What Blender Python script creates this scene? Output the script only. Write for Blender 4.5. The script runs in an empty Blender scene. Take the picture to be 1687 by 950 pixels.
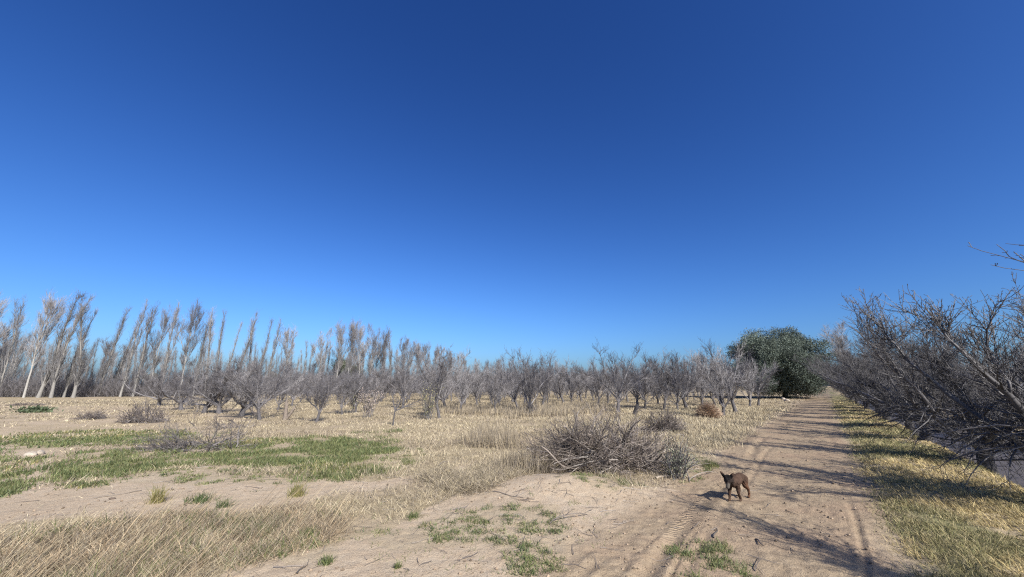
import bpy, math, random
import numpy as np
from mathutils import Vector, Matrix

R = math.radians
sc = bpy.context.scene
COL = sc.collection

# ------------------------------------------------------------------ camera, sky, sun, exposure
CAMH, FPX, PITCH = 1.75, 634.0, R(14.2)
cd = bpy.data.cameras.new('camera')
cam = bpy.data.objects.new('camera', cd)
COL.objects.link(cam)
cam.location = (0, 0, CAMH)
cam.rotation_euler = (R(90) + PITCH, 0, 0)
cd.sensor_fit = 'HORIZONTAL'
cd.sensor_width = 36
cd.lens = 36 * FPX / 1687
cd.clip_start, cd.clip_end = 0.05, 9000
sc.camera = cam

SUN_AZ, SUN_EL = 150.0, 36.0
world = bpy.data.worlds.new('World')
sc.world = world
world.use_nodes = True
wn = world.node_tree
bg = wn.nodes['Background']
sky = wn.nodes.new('ShaderNodeTexSky')
sky.sky_type = 'NISHITA'
sky.sun_disc = False
sky.sun_elevation, sky.sun_rotation = R(SUN_EL), R(SUN_AZ)
sky.altitude = 300
sky.air_density, sky.dust_density, sky.ozone_density = 1.0, 2.0, 3.0
EXPO = 0.95
# the phone renders the clear sky deeper than the plain model: a tone curve per channel on the sky's own colour
sep, comb = wn.nodes.new('ShaderNodeSeparateColor'), wn.nodes.new('ShaderNodeCombineColor')
wn.links.new(sky.outputs[0], sep.inputs[0])
for ch, (gain, power) in enumerate(((1.27, 1.57), (1.50, 1.406), (1.94, 1.254))):
    pw = wn.nodes.new('ShaderNodeMath')
    pw.operation = 'POWER'
    pw.inputs[1].default_value = power
    ml = wn.nodes.new('ShaderNodeMath')
    ml.operation = 'MULTIPLY'
    ml.inputs[1].default_value = gain * .1 ** (power - 1) / 2 ** EXPO
    wn.links.new(sep.outputs[ch], pw.inputs[0])
    wn.links.new(pw.outputs[0], ml.inputs[0])
    wn.links.new(ml.outputs[0], comb.inputs[ch])
bg.inputs['Strength'].default_value = 0.10

# broad glow added to the sky round the sun, behind camera, to lift shadows
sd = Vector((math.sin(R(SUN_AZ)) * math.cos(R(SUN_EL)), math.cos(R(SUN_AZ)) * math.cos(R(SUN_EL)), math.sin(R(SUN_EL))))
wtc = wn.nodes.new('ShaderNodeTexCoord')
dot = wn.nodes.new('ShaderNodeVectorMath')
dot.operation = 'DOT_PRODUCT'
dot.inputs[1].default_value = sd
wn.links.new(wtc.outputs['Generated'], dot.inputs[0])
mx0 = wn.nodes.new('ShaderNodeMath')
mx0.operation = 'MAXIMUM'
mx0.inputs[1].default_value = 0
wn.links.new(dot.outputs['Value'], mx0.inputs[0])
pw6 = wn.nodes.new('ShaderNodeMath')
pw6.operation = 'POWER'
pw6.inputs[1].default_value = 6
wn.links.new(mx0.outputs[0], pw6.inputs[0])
fill_glow = wn.nodes.new('ShaderNodeVectorMath')
fill_glow.operation = 'SCALE'
fill_glow.inputs[0].default_value = (4.6, 4.2, 3.3)
wn.links.new(pw6.outputs[0], fill_glow.inputs['Scale'])
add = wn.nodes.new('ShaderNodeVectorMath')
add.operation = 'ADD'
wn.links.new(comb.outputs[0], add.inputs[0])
wn.links.new(fill_glow.outputs[0], add.inputs[1])
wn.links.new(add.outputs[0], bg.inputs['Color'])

sl = bpy.data.lights.new('sun', 'SUN')
sl.energy, sl.angle, sl.color = 4.3, R(0.53), (1.0, 0.955, 0.885)
sun = bpy.data.objects.new('sun', sl)
COL.objects.link(sun)
sd = Vector((math.sin(R(SUN_AZ)) * math.cos(R(SUN_EL)), math.cos(R(SUN_AZ)) * math.cos(R(SUN_EL)), math.sin(R(SUN_EL))))
sun.rotation_euler = sd.to_track_quat('Z', 'Y').to_euler()

vs = sc.view_settings
vs.view_transform, vs.look, vs.exposure, vs.gamma = 'Standard', 'None', EXPO, 1.0
vs.use_curve_mapping = False
sc.cycles.max_bounces = 5
sc.cycles.transparent_max_bounces = 4
sc.cycles.use_denoising = False
sc.cycles.filter_width = 1.2

# ------------------------------------------------------------------ plan of the place
CP, SP = math.cos(PITCH), math.sin(PITCH)


def P(px, py, h=0.0):
    """survey: the plan position (x, y) of a point seen in the photograph at height h above the field"""
    yc = 475.0 - py
    z, fw = yc * CP + FPX * SP, FPX * CP - yc * SP
    k = (h - CAMH) / z
    return ((px - 843.5) * k, fw * k)


def hgt(py, y):
    """height above the field of a point seen at row py at forward distance y"""
    yc = 475.0 - py
    return CAMH + (yc * CP + FPX * SP) / (FPX * CP - yc * SP) * y


RD = R(38.2)
RDX, RDY = math.sin(RD), math.cos(RD)        # along the dirt road
RNX, RNY = RDY, -RDX                          # to its right


def road(x, y):
    return x * RNX + y * RNY, x * RDX + y * RDY


def unroad(o, a):
    return a * RDX + o * RNX, a * RDY + o * RNY


def hash2(i, j, s):
    n = (i.astype(np.int64) * 374761393 + j.astype(np.int64) * 668265263 + s * 1274126177) & 0xffffffff
    n = ((n ^ (n >> 13)) * 1274126177) & 0xffffffff
    return ((n ^ (n >> 16)) & 0xffff) / 65535.0


def vnoise(x, y, s=0):
    xi, yi = np.floor(x), np.floor(y)
    fx, fy = x - xi, y - yi
    fx, fy = fx * fx * (3 - 2 * fx), fy * fy * (3 - 2 * fy)
    a, b = hash2(xi, yi, s), hash2(xi + 1, yi, s)
    c, d = hash2(xi, yi + 1, s), hash2(xi + 1, yi + 1, s)
    return (a * (1 - fx) + b * fx) * (1 - fy) + (c * (1 - fx) + d * fx) * fy


def fbm(x, y, s=0, o=4):
    t, amp, n = 0, 1.0, 0
    for k in range(o):
        t = t + amp * vnoise(x * 2 ** k, y * 2 ** k, s + 17 * k)
        n += amp
        amp *= .5
    return t / n


def sstep(a, b, x):
    t = np.clip((x - a) / (b - a), 0, 1)
    return t * t * (3 - 2 * t)


def gauss(x, w):
    return np.exp(-(x / w) ** 2)


TRACKS = [(-1.75, .075, .028, 0), (-1.36, .04, .022, 3), (-1.16, .025, .016, 5), (-0.05, .03, .018, 1), (-0.36, .025, .006, 8), (-2.25, .06, .02, 2), (-1.95, .025, .016, 13), (-1.55, .02, .014, 17)]


def wander(a, s):
    return .12 * np.sin(a * .31 + s * .4) + .06 * np.sin(a * (.7 + .05 * s) + 2 * s)


MX, MY = P(930, 805)


def gz(x, y, fine=True):
    """height of the ground"""
    x, y = np.asarray(x, float), np.asarray(y, float)
    o, a = road(x, y)
    r = np.hypot(x, y)
    onroad = sstep(-2.9, -2.2, o) * (1 - sstep(.2, .9, o))
    z = .16 * (fbm(x / 6, y / 6, 3) - .5) * (1 - .7 * onroad) * sstep(2, 8, r)
    z = z + .9 * sstep(55, 130, a) * gauss(o, 40) + .12 * sstep(6, 30, r) * (fbm(x / 25, y / 25, 9) - .5)
    z = z + .16 * np.exp(-((x - MX) ** 2 / 1.2 + (y - MY) ** 2 / .5))
    for c, w, d, s in TRACKS:
        q = o - c - wander(a, s)
        fade = (1 if s == 0 else sstep(.35, .6, vnoise(a * .12, a * 0 + s, 40 + s))) * (.25 + .75 * sstep(.3, .6, vnoise(a * .45, a * 0 + s, 90 + s)))
        z = z - d * onroad * fade * (gauss(q, w) - .45 * gauss(np.abs(q) - w * 1.9, w * .6))
    z = z + .07 * sstep(.3, 1.0, o) * (1 - sstep(2.1, 3.2, o))
    bank = sstep(2.2, 3.1, o)
    z = z - .40 * bank + .20 * gauss(o - 6.7, .9) + .10 * gauss(o - 11.2, .9) * bank
    if fine:
        amp = .012 + .02 * sstep(.4, 1, o) + .008 * onroad
        z = z + amp * (fbm(x * 9, y * 9, 21, 4) - .5) * 2 + .02 * (fbm(x * 1.7, y * 1.7, 5, 3) - .5)
    return z


def gz1(x, y):
    return float(gz(np.array([x]), np.array([y]), False)[0])


def poly(*pts):
    return np.array([P(*p) for p in pts])


def inside(pl, x, y):
    c = np.zeros(x.shape, bool)
    n = len(pl)
    for i in range(n):
        x0, y0 = pl[i]
        x1, y1 = pl[(i + 1) % n]
        if y0 == y1:
            continue
        k = (y0 > y) != (y1 > y)
        c ^= k & (x < (x1 - x0) * (y - y0) / (y1 - y0) + x0)
    return c


def mask(polys, x, y, warp=.10, s=0):
    """1 inside any of the plots, their edges broken up"""
    r = np.hypot(x, y)
    wx = x + warp * r * (fbm(x / (.08 * r + .3), y / (.08 * r + .3), 60 + s, 3) - .5)
    wy = y + warp * r * (fbm(x / (.08 * r + .3), y / (.08 * r + .3), 80 + s, 3) - .5)
    m = np.zeros(x.shape, bool)
    for pl in polys:
        m |= inside(pl, wx, wy)
    return m


SAND = [poly((-250, 806), (0, 806), (150, 800), (330, 774), (470, 796), (640, 798), (770, 765), (740, 790), (640, 812), (520, 822), (470, 845), (330, 858), (120, 862), (-250, 880)),
        poly((330, 960), (470, 905), (560, 892), (650, 872), (720, 840), (800, 800), (870, 778), (940, 782), (1020, 808), (1130, 800), (1180, 760), (1400, 760), (1440, 960)),
        poly((330, 1100), (330, 955), (1440, 955), (1440, 1100)),
        poly((15, 742), (90, 742), (85, 800), (35, 806))]
GREEN = [poly((-150, 722), (15, 718), (35, 750), (30, 790), (50, 806), (-20, 826), (-200, 830)),
         poly((40, 716), (140, 708), (300, 708), (310, 726), (240, 736), (60, 738)),
         poly((85, 762), (130, 748), (220, 742), (330, 752), (340, 765), (250, 778), (170, 792), (85, 796)),
         poly((300, 735), (440, 722), (560, 720), (655, 738), (640, 752), (600, 760), (615, 780), (570, 799), (520, 785), (420, 770), (330, 765)),
         poly((395, 728), (480, 724), (480, 742), (395, 742))]
GREEN_THIN = [poly((655, 740), (715, 738), (720, 752), (660, 770)),
              poly((340, 770), (430, 775), (540, 795), (460, 800), (250, 800), (80, 800)),
              poly((575, 880), (700, 865), (720, 845), (930, 832), (945, 870), (930, 950), (840, 950), (800, 905), (650, 905)),
              poly((460, 900), (545, 895), (550, 925), (470, 935)),
              poly((1120, 905), (1200, 895), (1240, 930), (1230, 960), (1110, 955)),
              poly((1100, 770), (1130, 745), (1185, 755), (1180, 785), (1120, 792)),
              poly((950, 785), (1100, 795), (1000, 815), (940, 800))]
TALL = [poly((-300, 890), (0, 872), (180, 850), (350, 858), (470, 838), (560, 850), (555, 885), (480, 905), (400, 935), (340, 970), (300, 1060), (-400, 1100))]
THATCH = [poly((480, 835), (600, 800), (760, 775), (880, 745), (900, 765), (830, 795), (760, 828), (680, 868), (560, 892), (540, 850))]
STALKS = [poly((752, 742), (765, 706), (865, 702), (885, 738)), poly((825, 800), (850, 768), (905, 760), (890, 782)),
          poly((830, 690), (840, 668), (1010, 664), (1000, 682)), poly((720, 684), (730, 668), (830, 668), (830, 684))]
BARE = [poly((-300, 665), (420, 672), (400, 712), (300, 760), (-300, 760))]


# ------------------------------------------------------------------ mesh helpers
def mesh_np(name, V, faces, mat=None, col=None, smooth=False, attrs=None):
    """faces: list of (m, k) integer arrays"""
    me = bpy.data.meshes.new(name)
    V = np.asarray(V, np.float32)
    me.vertices.add(len(V))
    me.vertices.foreach_set('co', V.ravel())
    nl = sum(f.size for f in faces)
    npoly = sum(len(f) for f in faces)
    me.loops.add(nl)
    me.polygons.add(npoly)
    me.loops.foreach_set('vertex_index', np.concatenate([f.ravel() for f in faces]).astype(np.int32))
    tot = np.concatenate([np.full(len(f), f.shape[1]) for f in faces])
    st = np.concatenate([[0], np.cumsum(tot)[:-1]]).astype(np.int32)
    me.polygons.foreach_set('loop_start', st)
    me.polygons.foreach_set('use_smooth', np.full(npoly, bool(smooth)))
    if col is not None:
        at = me.attributes.new('Col', 'FLOAT_COLOR', 'POINT')
        c4 = np.ones((len(V), 4), np.float32)
        c4[:, :3] = col
        at.data.foreach_set('color', c4.ravel())
    for k, v in (attrs or {}).items():
        at = me.attributes.new(k, 'FLOAT', 'POINT')
        at.data.foreach_set('value', np.asarray(v, np.float32))
    me.update(calc_edges=True)
    if mat:
        me.materials.append(mat)
    return me


class Bag:
    """collects tubes and cards into one mesh"""

    def __init__(s):
        s.V, s.F, s.C, s.n = [], {}, [], 0

    def add(s, V, F, C):
        V = np.asarray(V)
        s.V.append(V)
        s.F.setdefault(F.shape[1], []).append(F + s.n)
        s.C.append(np.broadcast_to(np.asarray(C, float), (len(V), 3)))
        s.n += len(V)

    def tubes(s, pts, rad, k, col):
        """pts (M,n,3), rad (M,n): M tubes of n rings with k sides"""
        M, n, _ = pts.shape
        if M == 0:
            return
        T = np.gradient(pts, axis=1)
        T /= np.linalg.norm(T, axis=2, keepdims=True) + 1e-9
        ref = np.tile(np.array([0.31, 0.95, 0.07]), (M, 1))
        d = T.mean(1)
        alt = np.abs(d[:, 1]) > .8
        ref[alt] = [0.95, .1, .31]
        A = np.cross(T, ref[:, None, :])
        A /= np.linalg.norm(A, axis=2, keepdims=True) + 1e-9
        B = np.cross(T, A)
        ang = np.arange(k) * 2 * np.pi / k
        ring = A[:, :, None, :] * np.cos(ang)[None, None, :, None] + B[:, :, None, :] * np.sin(ang)[None, None, :, None]
        V = pts[:, :, None, :] + ring * rad[:, :, None, None]
        idx = np.arange(M * n * k).reshape(M, n, k)
        a, b = idx[:, :-1, :], idx[:, 1:, :]
        F = np.stack([a, np.roll(a, -1, 2), np.roll(b, -1, 2), b], -1).reshape(-1, 4)
        col = np.asarray(col, float)
        if col.ndim == 2:
            col = np.repeat(col, n * k, 0)
        s.add(V.reshape(-1, 3), F, col)

    def mesh(s, name, mat, smooth=False):
        return mesh_np(name, np.concatenate(s.V), [np.concatenate(f) for f in s.F.values()], mat, np.concatenate(s.C), smooth)


def unit(v):
    return v / (np.linalg.norm(v, axis=-1, keepdims=True) + 1e-9)


def grow(start, d, L, n, wob, up, g, droop=0.0):
    """M limbs grown step by step: pts (M,n,3)"""
    M = len(start)
    out = np.empty((M, n, 3))
    out[:, 0] = start
    d = unit(d)
    for i in range(1, n):
        d = unit(d + g.normal(0, wob, (M, 3)) + np.array([0, 0, up - droop * i / n]))
        out[:, i] = out[:, i - 1] + d * (np.asarray(L) / (n - 1))[:, None]
    return out


def spawn(pts, rad, per, t0, t1, a0, a1, g, tilt=None, bias=1.0):
    """start points, directions and radii of `per` shoots on each limb"""
    M, n, _ = pts.shape
    m = np.repeat(np.arange(M), per)
    t = (t0 + (t1 - t0) * g.random(len(m)) ** bias) * (n - 1)
    i = np.minimum(t.astype(int), n - 2)
    f = (t - i)[:, None]
    p = pts[m, i] * (1 - f) + pts[m, i + 1] * f
    d = unit(pts[m, i + 1] - pts[m, i])
    r = rad[m, i] * (1 - f[:, 0]) + rad[m, i + 1] * f[:, 0]
    q = unit(np.cross(d, unit(g.normal(0, 1, (len(m), 3)))))
    if tilt is not None:
        q = unit(q + np.array([0, 0, tilt]))
    a = a0 + (a1 - a0) * g.random(len(m))
    return p, d * np.cos(a)[:, None] + q * np.sin(a)[:, None], r, t / (n - 1)


def taper(r0, r1, n):
    t = np.linspace(0, 1, n)[None]
    return np.asarray(r0)[:, None] * (1 - t) + np.asarray(r1)[:, None] * t


# ------------------------------------------------------------------ materials
def new_mat(name):
    m = bpy.data.materials.new(name)
    m.use_nodes = True
    return m, m.node_tree, m.node_tree.nodes['Principled BSDF']


def nd(nt, t, **kw):
    n = nt.nodes.new(t)
    for k, v in kw.items():
        if k.startswith('i_'):
            n.inputs[k[2:].replace('_', ' ')].default_value = v
        else:
            setattr(n, k, v)
    return n


def mixc(nt, fac, a, b, mode='MIX'):
    n = nt.nodes.new('ShaderNodeMix')
    n.data_type, n.blend_type = 'RGBA', mode
    for s, v in ((n.inputs[0], fac), (n.inputs[6], a), (n.inputs[7], b)):
        if hasattr(v, 'is_linked'):
            nt.links.new(v, s)
        else:
            s.default_value = v if not isinstance(v, tuple) else (*v, 1)
    return n.outputs[2]


def math_n(nt, op, a, b=None, clamp=False):
    n = nt.nodes.new('ShaderNodeMath')
    n.operation, n.use_clamp = op, clamp
    for s, v in zip(n.inputs, (a, b)):
        if v is None:
            continue
        if hasattr(v, 'is_linked'):
            nt.links.new(v, s)
        else:
            s.default_value = v
    return n.outputs[0]


def attr(nt, name):
    return nd(nt, 'ShaderNodeAttribute', attribute_name=name)


def noise(nt, vec, scale, detail=4, rough=.6):
    n = nd(nt, 'ShaderNodeTexNoise')
    n.inputs['Scale'].default_value, n.inputs['Detail'].default_value, n.inputs['Roughness'].default_value = scale, detail, rough
    if vec is not None:
        nt.links.new(vec, n.inputs['Vector'])
    return n.outputs['Fac']


def ramp(nt, fac, a, b):
    n = nd(nt, 'ShaderNodeMapRange')
    n.inputs[1].default_value, n.inputs[2].default_value = a, b
    nt.links.new(fac, n.inputs[0])
    return n.outputs[0]


def col_mat(name, rough=.9, bark=0.0, trans=0.0, spec=.2):
    """takes the colour stored on the mesh, broken up by noise; bark adds a relief"""
    m, nt, b = new_mat(name)
    c = attr(nt, 'Col').outputs['Color']
    tc = nd(nt, 'ShaderNodeTexCoord').outputs['Object']
    nz = noise(nt, tc, 14 if bark else 3, 4)
    v = ramp(nt, nz, .25, .75)
    dark = mixc(nt, 1.0, c, (.62, .62, .62), 'MULTIPLY')
    lite = mixc(nt, 1.0, c, (1.3, 1.3, 1.3), 'MULTIPLY')
    c2 = mixc(nt, v, dark, lite)
    nt.links.new(c2, b.inputs['Base Color'])
    b.inputs['Roughness'].default_value = rough
    b.inputs['Specular IOR Level'].default_value = spec
    if bark:
        bp = nd(nt, 'ShaderNodeBump')
        bp.inputs['Strength'].default_value, bp.inputs['Distance'].default_value = bark, .02
        nt.links.new(noise(nt, tc, 40, 5), bp.inputs['Height'])
        nt.links.new(bp.outputs[0], b.inputs['Normal'])
    if trans:
        tr = nd(nt, 'ShaderNodeBsdfTranslucent')
        nt.links.new(c2, tr.inputs['Color'])
        mx = nd(nt, 'ShaderNodeMixShader')
        mx.inputs[0].default_value = trans
        nt.links.new(b.outputs[0], mx.inputs[1])
        nt.links.new(tr.outputs[0], mx.inputs[2])
        nt.links.new(mx.outputs[0], nt.nodes['Material Output'].inputs['Surface'])
    return m


M_BARK = col_mat('bark', .85, .6)
M_TWIG = col_mat('twig', .55, 0, spec=.5)
M_STRAW = col_mat('straw', .8, 0, .25)
M_WEED = col_mat('weed_leaf', .6, 0, .3, .3)
M_LEAF = col_mat('evergreen_leaf', .6, 0, .12, .25)
M_STONE = col_mat('stone', .9, .5)


def ground_mat():
    m, nt, b = new_mat('earth')
    pos = nd(nt, 'ShaderNodeNewGeometry').outputs['Position']
    n1, n2, n3, n4 = noise(nt, pos, .9, 5), noise(nt, pos, 7, 5, .65), noise(nt, pos, 45, 4, .7), noise(nt, pos, 160, 2)
    sand = mixc(nt, ramp(nt, n1, .3, .7), (.325, .262, .188), (.415, .345, .258))
    sand = mixc(nt, ramp(nt, n2, .35, .7), sand, (.365, .282, .195))
    rd = mixc(nt, ramp(nt, n2, .3, .7), (.225, .172, .115), (.325, .256, .175))
    rd = mixc(nt, ramp(nt, n1, .45, .75), rd, (.27, .195, .135))
    c = mixc(nt, attr(nt, 'm_road').outputs['Fac'], sand, rd)
    straw = mixc(nt, ramp(nt, n2, .3, .7), (.30, .245, .155), (.44, .37, .24))
    straw = mixc(nt, ramp(nt, n3, .35, .65), mixc(nt, 1.0, straw, (.55, .52, .5), 'MULTIPLY'), straw)
    c = mixc(nt, attr(nt, 'm_dry').outputs['Fac'], c, straw)
    gr = mixc(nt, ramp(nt, n3, .35, .65), (.10, .12, .045), (.24, .22, .11))
    c = mixc(nt, attr(nt, 'm_green').outputs['Fac'], c, gr)
    wet = mixc(nt, ramp(nt, n2, .3, .7), (.10, .085, .07), (.17, .14, .11))
    c = mixc(nt, attr(nt, 'm_wet').outputs['Fac'], c, wet)
    # specks of grit and litter
    c = mixc(nt, ramp(nt, n4, .58, .66), c, mixc(nt, 1.0, c, (.55, .51, .48), 'MULTIPLY'))
    c = mixc(nt, ramp(nt, noise(nt, pos, 75, 2), .63, .68), c, mixc(nt, 1.0, c, (.42, .37, .33), 'MULTIPLY'))
    nt.links.new(c, b.inputs['Base Color'])
    b.inputs['Roughness'].default_value = .95
    b.inputs['Specular IOR Level'].default_value = .1
    # relief: clods, and lugs of a tyre along the tread bands
    tr = attr(nt, 'm_tread').outputs['Fac']
    along, off = attr(nt, 'r_along').outputs['Fac'], attr(nt, 'r_off').outputs['Fac']
    ph = math_n(nt, 'ADD', math_n(nt, 'MULTIPLY', along, 95.0), math_n(nt, 'MULTIPLY', math_n(nt, 'ABSOLUTE', off), 55.0))
    lug = math_n(nt, 'MULTIPLY', math_n(nt, 'MULTIPLY', math_n(nt, 'SINE', ph), tr), .55)
    hsum = math_n(nt, 'ADD', math_n(nt, 'ADD', math_n(nt, 'MULTIPLY', n2, .9), math_n(nt, 'MULTIPLY', n3, .55)), lug)
    bp = nd(nt, 'ShaderNodeBump')
    bp.inputs['Strength'].default_value, bp.inputs['Distance'].default_value = .8, .03
    nt.links.new(hsum, bp.inputs['Height'])
    nt.links.new(bp.outputs[0], b.inputs['Normal'])
    return m


# ------------------------------------------------------------------ ground
def build_ground():
    th = np.concatenate([np.linspace(-72, 72, 580), np.linspace(72, 288, 40)[1:-1]])
    rr = np.concatenate([[.05], np.geomspace(.4, 1.5, 10)[:-1], np.geomspace(1.5, 45, 490)[:-1], np.geomspace(45, 6000, 70)])
    TH, RR = np.meshgrid(np.radians(th), rr)
    x, y = RR * np.sin(TH), RR * np.cos(TH)
    z = gz(x, y)
    nt_, nr = len(th), len(rr)
    idx = np.arange(nt_ * nr).reshape(nr, nt_)
    a, b = idx[:-1], idx[1:]
    F = np.stack([a, b, np.roll(b, -1, 1), np.roll(a, -1, 1)], -1).reshape(-1, 4)[:, ::-1]
    x, y, z = x.ravel(), y.ravel(), z.ravel()
    o, a_ = road(x, y)
    r = np.hypot(x, y)
    edge = .5 * (fbm(x * .8, y * .8, 31) - .5) + .25 * (fbm(x * 4, y * 4, 32, 2) - .5)
    m_road = sstep(-2.75, -2.2, o + edge) * (1 - sstep(.15, .6, o + edge)) * (a_ > -40)
    sand = mask(SAND, x, y)
    green, thin = mask(GREEN, x, y, s=4), mask(GREEN_THIN, x, y, s=7)
    bare = mask(BARE, x, y, s=2)
    n = fbm(x / .8, y / .8, 77)
    dry = np.where(sand, .12 * n, np.where(bare, .25 + .5 * sstep(.35, .7, n), .55 + .45 * sstep(.3, .6, n)))
    near_road = (o > -4) & (o < .4)
    dry = np.where(near_road & (o > -2.9), dry * .25, dry) * (1 - m_road)
    verge = sstep(.2, .8, o + edge) * (1 - sstep(2.3, 3.0, o))
    dry = np.maximum(dry, .8 * verge)
    m_green = np.where(green, .62 * sstep(.35, .55, fbm(x / .5, y / .5, 33, 3)), np.where(thin, .12, 0)) * (1 - m_road)
    m_green = np.maximum(m_green, .75 * verge * sstep(.42, .6, fbm(x / 1.3, y / 1.3, 55)))
    wet = sstep(2.7, 3.1, o) * (1 - .9 * gauss(o - 6.7, 1.0)) * (1 - sstep(90, 150, a_))
    dry = np.where(o > 3, .9 * gauss(o - 6.7, 1.0), dry)
    tread = np.zeros_like(x)
    roff = np.zeros_like(x)
    for c, w, d, s in TRACKS[:1] + TRACKS[5:6]:
        q = o - c - wander(a_, s)
        k = np.abs(q) < .17
        tread = np.where(k, sstep(.17, .12, np.abs(q)) * sstep(.35, .55, vnoise(a_ * .25, a_ * 0 + 3 * s, 12)), tread)
        roff = np.where(k, q, roff)
    me = mesh_np('ground', np.stack([x, y, z], 1), [F], ground_mat(), None, True,
                 {'m_road': m_road, 'm_dry': dry, 'm_green': m_green, 'm_wet': wet, 'm_tread': tread, 'r_along': a_, 'r_off': roff})
    ob = bpy.data.objects.new('ground', me)
    COL.objects.link(ob)
    ob['kind'] = 'structure'
    ob['label'] = 'sandy field with dry grass and a rutted dirt road'


build_ground()


def build_water():
    A, O = np.linspace(-6, 130, 60), np.array([2.4, 20, 45, 60.])
    a, o = np.meshgrid(A, O)
    x, y = unroad(o.ravel(), a.ravel())
    idx = np.arange(len(x)).reshape(len(O), len(A))
    F = np.stack([idx[:-1, :-1], idx[:-1, 1:], idx[1:, 1:], idx[1:, :-1]], -1).reshape(-1, 4)
    m, nt, b = new_mat('muddy_water')
    b.inputs['Base Color'].default_value = (.08, .068, .058, 1)
    b.inputs['Roughness'].default_value = .42
    pos = nd(nt, 'ShaderNodeNewGeometry').outputs['Position']
    bp = nd(nt, 'ShaderNodeBump')
    bp.inputs['Strength'].default_value, bp.inputs['Distance'].default_value = .5, .03
    nt.links.new(noise(nt, pos, 9, 3), bp.inputs['Height'])
    nt.links.new(bp.outputs[0], b.inputs['Normal'])
    lift = .9 * sstep(55, 130, a.ravel()) * gauss(o.ravel(), 40)
    me = mesh_np('water', np.stack([x, y, -.345 + lift], 1), [F], m)
    ob = bpy.data.objects.new('water', me)
    COL.objects.link(ob)
    ob['kind'] = 'structure'
    ob['label'] = 'muddy irrigation water standing between the orchard rows'


build_water()


# ------------------------------------------------------------------ things
def tag(o, label, cat, group=None, kind=None):
    if label:
        o['label'] = label
    if cat:
        o['category'] = cat
    if group:
        o['group'] = group
    if kind:
        o['kind'] = kind
    return o


def link(name, me, parent=None):
    o = bpy.data.objects.new(name, me)
    COL.objects.link(o)
    if parent:
        o.parent = parent
    return o


def thing(name, label, cat, loc, rz=0.0, scale=(1, 1, 1), group=None):
    e = link(name, None)
    e.location, e.rotation_euler, e.scale = loc, (0, 0, rz), scale
    e.empty_display_size = .2
    return tag(e, label, cat, group)


BARKC = np.array([.104, .097, .098])


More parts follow.
